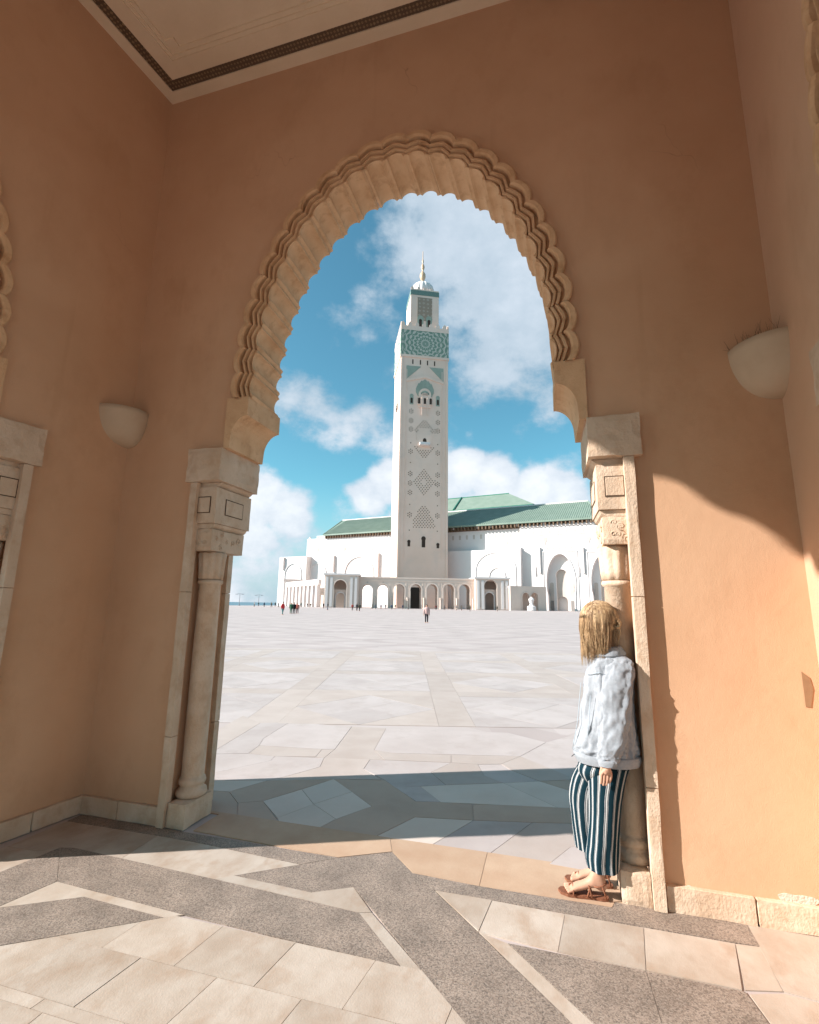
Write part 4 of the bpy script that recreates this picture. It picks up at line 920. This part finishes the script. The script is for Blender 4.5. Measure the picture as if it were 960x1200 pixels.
zt0 = zd+rd*1.1; ztop = MF.Z(495.5, 294, ly+lw_/2); H_ = ztop-zt0
obj('finial', lathe([(.35, zt0), (.3, zt0+H_*.07), (1.0, zt0+H_*.10), (1.65, zt0+H_*.20), (1.55, zt0+H_*.28), (.7, zt0+H_*.36), (.3, zt0+H_*.39), (.75, zt0+H_*.43), (1.05, zt0+H_*.5), (.7, zt0+H_*.57), (.2, zt0+H_*.61), (.45, zt0+H_*.64), (.55, zt0+H_*.68), (.3, zt0+H_*.73), (.22, zt0+H_*.76), (.17, zt0+H_*.98), (.05, zt0+H_)], 16, lxc, cy_), BRASS, dm, True)

# ------------------------------------------------------------------ the woman leaning on the jamb
SKIN = mat('skin', (.46, .25, .165), (.52, .295, .20), 12, 4, .55, .05, 120)
DENIM = mat('pale_denim', (.30, .32, .345), (.365, .38, .40), 60, 6, .9, .5, 320, spec=.1)
DENIMS = plain('denim_seam', (.40, .46, .50), .9)
LEATHER = mat('brown_leather', (.19, .065, .03), (.26, .10, .05), 60, 4, .55, .5, 300)
HAIRM = mat('blond_hair', (.19, .10, .042), (.60, .41, .225), 70, 6, .45, 0, stretch=(1, 1, .06), spec=.45, c3=(.24, .13, .058), s3=11)
def striped():
    M = bpy.data.materials.new('striped_cotton'); M.use_nodes = True; nt = M.node_tree; N = nt.nodes; L = nt.links; b = N['Principled BSDF']; b.inputs['Roughness'].default_value = .9; b.inputs['Specular IOR Level'].default_value = .1
    uv = N.new('ShaderNodeUVMap'); sp = N.new('ShaderNodeSeparateXYZ'); L.new(uv.outputs[0], sp.inputs[0])
    nz = N.new('ShaderNodeTexNoise'); nz.inputs['Scale'].default_value = 9; nz.inputs['Detail'].default_value = 3; L.new(uv.outputs[0], nz.inputs[0])
    w = N.new('ShaderNodeMath'); w.operation = 'MULTIPLY_ADD'; L.new(nz.outputs[0], w.inputs[0]); w.inputs[1].default_value = .012; L.new(sp.outputs[0], w.inputs[2])
    m1 = N.new('ShaderNodeMath'); m1.operation = 'MULTIPLY'; L.new(w.outputs[0], m1.inputs[0]); m1.inputs[1].default_value = 14
    fr = N.new('ShaderNodeMath'); fr.operation = 'FRACT'; L.new(m1.outputs[0], fr.inputs[0])
    r = N.new('ShaderNodeValToRGB'); r.color_ramp.interpolation = 'CONSTANT'; e = r.color_ramp.elements
    e[0].position = 0; e[0].color = (.005, .021, .030, 1); e[1].position = .97; e[1].color = (.005, .021, .030, 1)
    for p_, c in ((.40, (.36, .36, .36)), (.46, (.02, .025, .03)), (.53, (.50, .49, .47)), (.66, (.02, .03, .035)), (.72, (.30, .31, .31)), (.76, (.006, .025, .036))): q = e.new(p_); q.color = (*c, 1)
    L.new(fr.outputs[0], r.inputs[0])
    n2 = N.new('ShaderNodeTexNoise'); n2.inputs['Scale'].default_value = 300; mp = N.new('ShaderNodeMapping'); mp.inputs['Scale'].default_value = (1, .3, 1); L.new(uv.outputs[0], mp.inputs[0]); L.new(mp.outputs[0], n2.inputs[0])
    hs = N.new('ShaderNodeHueSaturation'); mr = N.new('ShaderNodeMapRange'); L.new(n2.outputs[0], mr.inputs[0]); mr.inputs[3].default_value = .6; mr.inputs[4].default_value = 1.4; L.new(mr.outputs[0], hs.inputs['Value']); L.new(r.outputs[0], hs.inputs['Color'])
    L.new(hs.outputs[0], b.inputs['Base Color']); return M
STRIPE = striped()
PB = (2.98, .03)
wom = tag(empty('person', O+UX*PB[0]+NX*PB[1], PA), 'person in pale denim jacket and striped trousers leaning back on the column', 'person')
def lp(u, n, z): return (u-PB[0], n-PB[1], z)
def nm(n): return .045+(n-.05)*.58
def pt(px, py, n): n = nm(n); u_, z_ = onw(px, py, n); return lp(u_, n, z_)
def loft(rows, seg=40, fold=None, sup=2.3, cap=True):
    """rows: (y_px, xl, xr, half_depth, n_centre)"""
    V, F, UV = [], [], []; R_ = []
    for (y, a, b, hd, nc) in rows:
        nc = nm(nc); hd *= .8
        ul, z_ = onw(a, y, nc); ur, z2 = onw(b, y, nc); R_.append(((ul+ur)/2, nc, (z_+z2)/2, abs(ur-ul)/2, hd))
    # resample with smooth interpolation
    Q = []; m = 9
    for i in range(len(R_)-1):
        p0, p1, p2, p3 = R_[max(i-1, 0)], R_[i], R_[i+1], R_[min(i+2, len(R_)-1)]
        for k in range(m):
            t = k/m; Q.append(tuple(.5*((2*b_)+(-a_+c_)*t+(2*a_-5*b_+4*c_-d_)*t*t+(-a_+3*b_-3*c_+d_)*t**3) for a_, b_, c_, d_ in zip(p0, p1, p2, p3)))
    Q.append(R_[-1]); n = seg
    for j, (cu, cn, z, ru, rn) in enumerate(Q):
        v = j/(len(Q)-1)
        for i in range(n):
            a = 2*math.pi*i/n; ca, sa = math.cos(a), math.sin(a); e = 2/sup
            k = 1+(fold(a, v) if fold else 0)
            V.append(lp(cu+ru*k*math.copysign(abs(ca)**e, ca), cn+rn*k*math.copysign(abs(sa)**e, sa), z))
    for j in range(len(Q)-1):
        for i in range(n): F.append((j*n+i, j*n+(i+1) % n, (j+1)*n+(i+1) % n, (j+1)*n+i)); UV.append([(i/n, j/len(Q)), ((i+1)/n, j/len(Q)), ((i+1)/n, (j+1)/len(Q)), (i/n, (j+1)/len(Q))])
    if cap:
        F.append(tuple(range(n-1, -1, -1))); UV.append([(0, 0)]*n); F.append(tuple(range((len(Q)-1)*n, len(Q)*n))); UV.append([(0, 0)]*n)
    return V, F, UV
def lobj(name, l, material, parent):
    me = bpy.data.meshes.new(name); me.from_pydata(l[0], [], l[1]); me.materials.append(material)
    ul = me.uv_layers.new(name='UVMap'); k = 0
    for uvs in l[2]:
        for q in uvs: ul.data[k].uv = q; k += 1
    me.polygons.foreach_set('use_smooth', [True]*len(me.polygons)); me.update()
    return link(bpy.data.objects.new(name, me), parent)
# --- body: one skinned figure
def skin_body():
    V, Rr, E = [], [], []
    def v(p, r, par=None, r2=None):
        V.append(p); Rr.append((r, r2 or r)); i = len(V)-1
        if par is not None: E.append((par, i))
        return i
    pel = v(pt(714, 890, .05), .10); sp_ = v(pt(716, 845, .05), .10, pel); ch = v(pt(716, 800, .05), .105, sp_); nb = v(pt(713, 768, .06), .05, ch); nk = v(pt(708, 752, .06), .046, nb)
    hb = v(pt(705, 740, .055), .066, nk); hm = v(pt(701.5, 729, .06), .083, hb); ht = v(pt(701.5, 720, .055), .070, hm)
    fx, fn = -.62, .78                      # where the face looks
    hc = V[hm]; hcz = hc[2]
    ch_ = v((hc[0]+fx*.075, hc[1]+fn*.075, hcz-.085), .022, hb); ns = v((hc[0]+fx*.105, hc[1]+fn*.105, hcz-.02), .011, hm)
    for s in (-1, 1):
        ex, en = -fn*s*.082, fx*s*.082      # ears left and right of the face direction
        e1 = v((hc[0]+ex, hc[1]+en, hcz-.025), .016, hm); v((hc[0]+ex*1.12-fx*.008, hc[1]+en*1.12-fn*.008, hcz+.008), .011, e1)
    for s, sh, el, wr, dn in ((-1, (728, 780, -.11), (721, 840, -.155), (712, 892, -.235), -1), (1, (714, 779, .21), (702, 838, .24), (690, 885, .22), 1)):
        a = v(pt(*sh), .05, ch); b = v(pt(*el), .030, a); c = v(pt(*wr), .024, b, .021)
        pm = v(pt(wr[0]-1, wr[1]+10, wr[2]-.004), .03, c, .016)
        for k, (dx, dy) in enumerate(((-6, 15), (-2.4, 17), (1.6, 17), (5.4, 14))):
            f1 = v(pt(wr[0]-1+dx, wr[1]+14.5, wr[2]-.006), .0095, pm); f2 = v(pt(wr[0]-1.5+dx*.95, wr[1]+15+dy*.45, wr[2]+.002), .0085, f1); v(pt(wr[0]-3+dx*.8, wr[1]+14+dy*.88, wr[2]+.016), .0065, f2)
        t1 = v(pt(wr[0]-6.5, wr[1]+9, wr[2]+.012), .0105, c); v(pt(wr[0]-8.5, wr[1]+17, wr[2]+.022), .008, t1)
    for s, hip, kn, an, n0 in ((-1, (716, 900, -.01), (711, 962, -.012), None, -.008), (1, (706, 900, .12), (690, 950, .13), None, .135)):
        u0 = 3.035 if s < 0 else 3.075
        a = v(pt(*hip), .08, pel); b = v(pt(*kn), .052, a); c = v(lp(u0-.012, n0, .20), .038, b); d = v(lp(u0-.014, n0, .10), .031, c)
        v(lp(u0+.012, n0, .042), .027, d); md = v(lp(u0-.085, n0, .062), .030, d, .026); bl = v(lp(u0-.150, n0-.002, .036), .036, md, .018)
        for k in range(5):
            o_ = (k-2)*.0165*(-1 if s < 0 else 1); tl = [.068, .066, .058, .048, .038][k]
            t1 = v(lp(u0-.165, n0+o_, .030), .0115 if k == 0 else .0095, bl); v(lp(u0-.165-tl*.62, n0+o_*1.15, .024), .0105 if k == 0 else .008, t1)
    me = bpy.data.meshes.new('body'); me.from_pydata(V, E, []); ob = bpy.data.objects.new('body_src', me); COL.objects.link(ob)
    md = ob.modifiers.new('skin', 'SKIN'); md.use_smooth_shade = True
    for i, r in enumerate(Rr): me.skin_vertices[0].data[i].radius = r
    for q in me.skin_vertices[0].data: q.use_root = False
    me.skin_vertices[0].data[pel].use_root = True
    sb = ob.modifiers.new('sub', 'SUBSURF'); sb.levels = 2; sb.render_levels = 2
    dg = bpy.context.evaluated_depsgraph_get(); m2 = bpy.data.meshes.new_from_object(ob.evaluated_get(dg)); m2.name = 'body'
    bpy.data.objects.remove(ob); m2.materials.clear(); m2.materials.append(SKIN); m2.polygons.foreach_set('use_smooth', [True]*len(m2.polygons))
    return m2, V[hm]
bm_, HC = skin_body()
body = link(bpy.data.objects.new('body', bm_), wom)
fx, fn = -.62, .78
for s in (-1, 1):
    ex, en = -fn*s*.032, fx*s*.032
    obj('eye', lathe([(.002, -.010), (.008, -.007), (.0105, 0), (.008, .007), (.002, .010)], 10, HC[0]+ex+fx*.078, HC[1]+en+fn*.078), plain('eye_white', (.35, .3, .28), .3), body, True, loc=(0, 0, HC[2]+.0))
obj('mouth', tube([(HC[0]+fx*.084+fn*.022, HC[1]+fn*.084-fx*.022, HC[2]-.056), (HC[0]+fx*.092, HC[1]+fn*.092, HC[2]-.055), (HC[0]+fx*.084-fn*.022, HC[1]+fn*.084+fx*.022, HC[2]-.056)], [.003, .005, .003], 6), plain('lips', (.45, .17, .13), .5), body, True)
# --- hair
def hair_cap():
    V, F = [], []; n, m = 36, 20; c = Vector(HC)+Vector((.002, -.006, .012))
    for j in range(m+1):
        q = math.pi*.70*j/m
        for i in range(n):
            a = 2*math.pi*i/n; d = Vector((math.sin(q)*math.cos(a), math.sin(q)*math.sin(a), math.cos(q)))
            face = max(0, d.x*fx+d.y*fn); low = max(0, q-.95); r = .106-.028*face*min(1, low*1.6)
            r += .0035*math.sin(a*17+q*3)+.003*mnoise.noise(d*6)
            V.append(tuple(c+Vector((d.x*r, d.y*r, d.z*r*1.06))))
    for j in range(m):
        for i in range(n): F.append((j*n+i, j*n+(i+1) % n, (j+1)*n+(i+1) % n, (j+1)*n+i))
    F.append(tuple(range(m*n, m*n+n))); return V, F
hr = obj('hair', hair_cap(), HAIRM, wom, True)
def strands():
    L_ = []; rnd = random.Random(3); c = Vector(HC)+Vector((.002, -.006, .012))
    for cl in range(120):                    # locks that hang free
        a = rnd.uniform(0, 2*math.pi); d = Vector((math.cos(a), math.sin(a), 0))
        if d.x*fx+d.y*fn > .80 or d.x > .45: continue
        q0 = rnd.uniform(.05, .8); ln = rnd.triangular(.13, .29, .23); ph = rnd.uniform(0, 6.28); pull = rnd.uniform(.15, .6); dr = rnd.uniform(-.016, .010); am = rnd.uniform(.003, .009)
        for st in range(30):
            ja = a+rnd.gauss(0, .10); dj = Vector((math.cos(ja), math.sin(ja), 0)); P = []; l2 = ln*rnd.uniform(.8, 1.08); jx, jy = rnd.gauss(0, .004), rnd.gauss(0, .004); rr_ = .1105+rnd.uniform(-.001, .007)
            for k in range(5):
                q = q0+(1.5-q0)*k/4; P.append(c+Vector((math.sin(q)*dj.x, math.sin(q)*dj.y, math.cos(q)*1.05))*rr_)
            base = P[4]
            for k in range(1, 9):
                t = k/8; P.append(Vector((base.x+(c.x-.004-base.x)*pull*.7*t*t+dr*t+am*math.sin(7*t+ph)*t**.6+jx*t*(1-.6*t), base.y+(c.y-base.y)*pull*.5*t*t+am*.7*math.cos(6*t+ph)*t**.6+jy*t, base.z-l2*t)))
            w = rnd.uniform(.0005, .0011); L_.append(tube(P, [w*.5]+[w]*9+[w*.8, w*.6, w*.2], 3))
    cb = (Vector(pt(721.5, 731, -.03))-c); bd = cb.normalized()
    for i in range(900):                     # hair drawn back to the knot
        a = rnd.uniform(1.6, 5.2); q = rnd.uniform(.05, 1.25); d0 = Vector((math.sin(q)*math.cos(a), math.sin(q)*math.sin(a), math.cos(q)))
        if d0.x*fx+d0.y*fn > .75: continue
        P = []; sag = rnd.uniform(-.05, .12)
        for k in range(9):
            t = k/8; d_ = (d0*(1-t)+bd*t); d_.z -= sag*math.sin(t*math.pi); d_.normalize()
            P.append(c+Vector((d_.x, d_.y, d_.z*1.05))*(.1125+.004*math.sin(t*math.pi)+rnd.uniform(0, .002)))
        w = rnd.uniform(.0005, .0012); L_.append(tube(P, [w*.4, w, w, w, w, w, w, w, w*.5], 4))
    for i in range(70):                      # wisps below the knot
        p0_ = c+cb+Vector((rnd.uniform(-.03, .01), rnd.uniform(-.02, .03), -.01)); ln = rnd.uniform(.06, .16); w = rnd.uniform(.0005, .0012); o_ = rnd.uniform(-.03, .012)
        L_.append(tube([p0_, p0_+Vector((.006+o_*.3, 0, -ln*.35)), p0_+Vector((o_*.7, 0, -ln*.7)), p0_+Vector((o_, .0, -ln))], [w, w, w*.8, w*.2], 4))
    return join(*L_)
tag(obj('hair_strands', strands(), HAIRM, hr, True), kind='stuff')
def bun():
    P = []; c = Vector(pt(721.5, 731, -.03))
    for i in range(44):
        t = i/43; a = t*4.6*math.pi; r = .030*(1-.5*t); P.append(tuple(c+Vector((r*math.cos(a)*.8+.006*t, -.03*t, r*math.sin(a)*1.05))))
    q = tube(P, [.012-.004*i/43 for i in range(44)], 7)
    tl = [tube([tuple(c+Vector((.006+.004*k, -.01, -.02))), tuple(c+Vector((.016+.003*k, -.012, -.055))), tuple(c+Vector((.012-.006*k, -.01, -.10-.012*k)))], [.007, .006, .001], 5) for k in range(3)]
    return join(q, *tl)
tag(obj('hair_bun', bun(), HAIRM, hr, True), kind='stuff')
# --- jacket
def wr(a, v, f=5., g=7.): return abs(mnoise.noise(Vector((math.cos(a)*f, math.sin(a)*f, v*g))))
def rg(a, v, f, g): return (1-wr(a, v, f, g))**6
def jf(a, v): return -.075+.06*rg(a, v+.3, 2.0, 6)*min(1, v*3)+.035*rg(a, v+1.7, 5, 12)+.05-.16*wr(a, v, 2.2, 5)*min(1, v*4)-.06*wr(a, v, 6, 13)+.020*math.sin(3*a+9*v)+.014*math.sin(7*a-11*v+1)+.018*math.sin(2*a-16*v)*(v**.5)+.012*math.sin(13*a+21*v)*v
jk = lobj('jacket', loft([(760, 703, 724, .07, .055), (767, 694, 733, .12, .05), (776, 689, 740, .165, .05), (792, 686, 743, .18, .05), (815, 683, 744, .185, .05), (845, 679, 746, .19, .05), (868, 673, 749, .19, .05), (878, 671.5, 750, .188, .05), (887, 674, 749, .18, .05)], 120, jf), DENIM, wom)
def sf(a, v): return .0+.13*rg(a, v+.6, 1.2, 9)+.07*rg(a, v+2.1, 2.6, 17)+.06-.26*wr(a, v, 1.4, 9)-.10*wr(a, v, 3, 20)+.05*math.sin(2*a+15*v)+.035*math.sin(3*a-24*v+1)+.03*math.sin(5*a+33*v)*v+.02*math.sin(9*a+8*v)
lobj('sleeve', loft([(769, 720, 733, .025, -.07), (774, 713, 739, .05, -.10), (788, 707, 742, .068, -.125), (818, 705, 740, .07, -.145), (848, 703.5, 736.5, .066, -.16), (872, 701.5, 732, .06, -.185), (886, 700.5, 727, .052, -.205), (893, 701, 724, .044, -.22)], 80, sf), DENIM, jk)
lobj('sleeve', loft([(770, 706, 722, .03, .18), (788, 695, 724, .06, .21), (820, 688, 716, .064, .235), (855, 681, 708, .06, .245), (880, 678, 702, .05, .24), (890, 680, 700, .042, .235)], 40, sf), DENIM, jk)
lobj('cuff', loft([(890.5, 700, 723.5, .046, -.222), (893, 700.5, 724, .048, -.225), (898, 702, 722.5, .044, -.228)], 40, lambda a, v: .015*math.sin(4*a)), DENIM, jk)
lobj('hem_band', loft([(881, 671.5, 751, .192, .05), (885, 672, 751.5, .194, .05), (892, 675.5, 749.5, .186, .05)], 64, lambda a, v: .01*math.sin(5*a+2)), DENIM, jk)
def collar():
    V, F = [], []; n = 28
    for j, (rr, dz) in enumerate(((.066, .018), (.072, .040), (.082, .030), (.108, -.006), (.104, -.016))):
        for i in range(n):
            a = math.pi*(.12+1.76*i/(n-1)); c = Vector(pt(712, 763, .055)); V.append((c.x+rr*math.cos(a+math.pi)*-1*-1, c.y+rr*math.sin(a+math.pi)*1.05, c.z+dz-.022*abs(math.cos(a/2))*(.5+.3*j/4)))
    for j in range(4):
        for i in range(n-1): F.append((j*n+i, j*n+i+1, (j+1)*n+i+1, (j+1)*n+i))
    return V, F
def surf(px, py, n): return pt(px, py, n)
for P in ([(688, 790, -.08), (697, 789, -.16), (706, 788, -.19)], [(692, 815, -.14), (690, 850, -.16), (688, 876, -.15)], [(681, 800, -.02), (677, 845, -.03), (671, 878, -.03)]):
    obj('seam', tube([pt(*p) for p in P], .0022, 5), DENIMS, jk, True)
co = obj('collar', collar(), DENIM, jk, True); sd = co.modifiers.new('thick', 'SOLIDIFY'); sd.thickness = .006
def seam(P, r=.0028): return obj('seam', tube([pt(*p) for p in P], r, 5), DENIMS, jk, True)
pb = pt(735, 885, -.128); obj('button', lathe([(.002, -.003), (.009, -.002), (.009, .002), (.002, .003)], 14), plain('metal_button', (.07, .06, .05), .35), jk, loc=pb)
obj('waist_tab', cbox(-.04, .022, -.005, .005, -.016, .014, .004), DENIM, jk, loc=(pb[0], pb[1]+.006, pb[2]))
obj('drawstring', tube([pt(678, 882, -.02), pt(673, 884, -.05), pt(670, 886.5, -.06)], .0022, 5), plain('dark_cord', (.02, .03, .035)), wom)
# --- trousers: hips and two wide legs
def tf(a, v): return .03-.16*wr(a, v, 3, 1.6)*v+.035*math.sin(4*a+3*v)*v+.03*math.sin(7*a-5*v)*v+.02*math.sin(2*a+9*v)
tr = lobj('trousers', loft([(872, 688, 742, .13, .05), (886, 683, 740, .145, .05), (900, 677.5, 737, .155, .05), (910, 680, 732, .12, .05), (920, 688, 727, .06, .05)], 64, lambda a, v: .012*math.sin(6*a+3*v)), STRIPE, wom)
lobj('trouser_leg', loft([(898, 689, 737, .10, -.02), (915, 690, 732, .105, -.028), (935, 690, 728.5, .10, -.03), (960, 690, 726.5, .098, -.03), (985, 688.5, 725.5, .10, -.03), (1003, 686.5, 725, .104, -.03), (1017, 688, 724.5, .106, -.03)], 64, tf, cap=False), STRIPE, tr)
lobj('trouser_leg', loft([(898, 678, 720, .09, .12), (912, 671, 712, .092, .125), (932, 667, 706, .09, .13), (955, 669.5, 704, .09, .13), (975, 672, 705, .092, .13), (993, 674, 707, .095, .13)], 56, tf, cap=False), STRIPE, tr)
# --- sandals
def sandal(u0, n0, sgn):
    P = []
    out = [(.036, 0), (.030, .024), (0, .030), (-.06, .029), (-.13, .040), (-.185, .046), (-.225, .034), (-.238, .008), (-.225, -.024), (-.185, -.042), (-.13, -.040), (-.06, -.031), (0, -.031), (.030, -.024)]
    q = [lp(u0+a, n0+b*sgn, 0)[:2] for a, b in out]
    so_ = obj('sandal', slabp(q, .0015, .014), LEATHER, wom)
    def strap(cu, hw_, zt_, tilt=0, r=.0045):
        pts = []
        for i in range(13):
            a = math.pi*i/12; pts.append(lp(u0+cu+tilt*math.sin(a), n0+hw_*math.cos(a), .014+zt_*math.sin(a)))
        obj('strap', tube(pts, r, 6), LEATHER, so_, True)
    strap(-.155, .046, .036); strap(-.080, .038, .066, .022, .005); strap(-.055, .037, .072, -.022, .005)
    pts = [lp(u0-.012+.038*math.cos(a), n0+.037*math.sin(a), .075+.012*math.cos(a)) for a in [2*math.pi*i/16 for i in range(17)]]
    obj('strap', tube(pts, .0045, 6), LEATHER, so_, True)
    for sy in (-1, 1): obj('strap', tube([lp(u0+.02, n0+sy*.03, .012), lp(u0+.012, n0+sy*.036, .05), lp(u0-.0, n0+sy*.037, .078)], .0045, 6), LEATHER, so_, True)
sandal(3.035, -.008, 1); sandal(3.075, .135, 1)

# ------------------------------------------------------------------ people far out on the plaza
CL_ = {}
def cmat(c):
    k = 'cloth_%02x%02x%02x' % tuple(int(x*255) for x in c)
    if k not in CL_: CL_[k] = plain(k, c, .9, .1)
    return CL_[k]
def walker(px, py, h, top, leg, label, group=None, ph=.2, hairc=(.03, .02, .015), fac=0.):
    g = ground(px, py); e = empty('person', (g.x, g.y, 0), fac); k = h/1.7
    def sc(vf): return ([(x*k, y*k, z*k) for x, y, z in vf[0]], vf[1])
    bl = [lathe([(.03, 1.50), (.075, 1.53), (.09, 1.60), (.085, 1.67), (.05, 1.71)], 10), lathe([(.05, 1.38), (.045, 1.52)], 8)]
    bl += [lathe([(.022, .68), (.035, .72), (.035, .80), (.03, .84)], 6, s*.27, s*ph*.5) for s in (-1, 1)]
    bl += [join(box(s*.1-.045, s*.1+.045, s*ph-.14, s*ph+.08, .0, .07)) for s in (-1, 1)]
    obj('body', sc(join(*bl)), SKIN, e, True)
    tv = lathe([(.16, .80), (.185, .88), (.17, 1.05), (.20, 1.25), (.21, 1.38), (.13, 1.46), (.06, 1.49)], 12); tv = ([(x*1.15, y*.7, z) for x, y, z in tv[0]], tv[1])
    arms = [tube([(s*.22, 0, 1.40), (s*.27, s*ph*.2, 1.12), (s*.27, s*ph*.5, .82)], [.065, .055, .045], 7) for s in (-1, 1)]
    obj('top', sc(join(tv, *arms)), cmat(top), e, True)
    legs = [tube([(s*.09, 0, .9), (s*.1, s*ph*.45-.02, .48), (s*.1, s*ph, .05)], [.105, .075, .055], 8) for s in (-1, 1)]
    obj('trousers', sc(join(*legs)), cmat(leg), e, True)
    obj('hair', sc(lathe([(.086, 1.585), (.10, 1.62), (.098, 1.68), (.06, 1.725), (.01, 1.735)], 10, 0, .015)), cmat(hairc), e, True)
    tag(e, label, 'person', group); return e
walker(500, 729.8, 1.62, (.55, .36, .33), (.03, .025, .03), 'person in pale pink top and black trousers walking alone mid plaza', ph=.18)
walker(331, 720.5, 1.68, (.60, .05, .05), (.12, .22, .22), 'person in bright red top standing on the plaza', ph=.22, fac=.8)
walker(341, 719.2, 1.62, (.04, .10, .06), (.06, .14, .09), 'person in dark green clothes in the trio on the plaza', ph=.1)
walker(344.6, 719.2, 1.64, (.015, .015, .02), (.02, .025, .03), 'person all in black between two companions on the plaza', ph=.1)
walker(348.3, 719.0, 1.60, (.42, .13, .10), (.10, .04, .04), 'person in rust coloured top at the end of the trio', ph=.14)
walker(263, 720.0, 1.66, (.45, .46, .50), (.38, .36, .38), 'person in pale grey clothes beside the left jamb', ph=.2)
rp = random.Random(11)
far_x = [(298, 711), (303, 710.2), (309.5, 711.3), (318, 711.5), (322.5, 711.2), (326.5, 711.6), (353, 711.5), (360, 711.3), (364, 711.6), (384, 715), (379, 713), (413, 715.5), (418.3, 715.8), (421.3, 716.2), (436, 713.6), (440, 713.8), (446.5, 713.8), (452, 713.8), (459, 714.2), (463, 713.9), (472, 714.2), (478.5, 714.4), (511, 714.8), (521, 714.9), (535, 715.2), (541, 715.3), (551, 716.5), (583, 716.4)]
pal = [(.03, .03, .035), (.10, .09, .09), (.30, .06, .05), (.06, .09, .15), (.35, .32, .30), (.12, .10, .07), (.04, .09, .07)]
for x, y in far_x:
    h_ = rp.uniform(1.55, 1.78); ti = rp.randrange(len(pal)); li = rp.randrange(3)
    walker(x, y, h_, pal[ti], (pal[:2]+[(.08, .09, .13)])[li], 'tiny distant figure in %s top and %s trousers %s' % (('black', 'charcoal', 'red', 'navy', 'pale grey', 'brown', 'dark green')[ti], ('black', 'charcoal', 'slate blue')[li], 'by the lamp posts' if x < 330 else 'before the colonnade' if x < 390 else 'before the arcade'), 'distant visitors on the far plaza', rp.uniform(.05, .22), fac=rp.uniform(0, 6.28))
def lamp(px, ytop, Y, label):
    d = ray(px, 706); x = d.x/d.y*Y; d2 = ray(px, ytop); h = EYE+d2.z/d2.y*Y; e = empty('street_lamp', (x, Y, -.01)); g = plain('lamp_grey', (.22, .23, .25))
    obj('pole', lathe([(.22, 0), (.2, .5), (.12, .6), (.09, h)], 8), g, e); obj('arm', tube([(-1.3, 0, h-.05), (0, 0, h+.12), (1.3, 0, h-.05)], .07, 6), g, e)
    for s in (-1, 1): obj('lamp_head', box(s*1.3-.5, s*1.3+.5, -.2, .2, h-.2, h-.02), g, e)
    return tag(e, label, 'lamp post', 'lamp posts on the sea front')
lamp(280.5, 696.0, 205, 'twin armed grey lamp post on the sea front promenade'); lamp(303, 697.3, 215, 'twin armed grey lamp post on the sea front promenade')
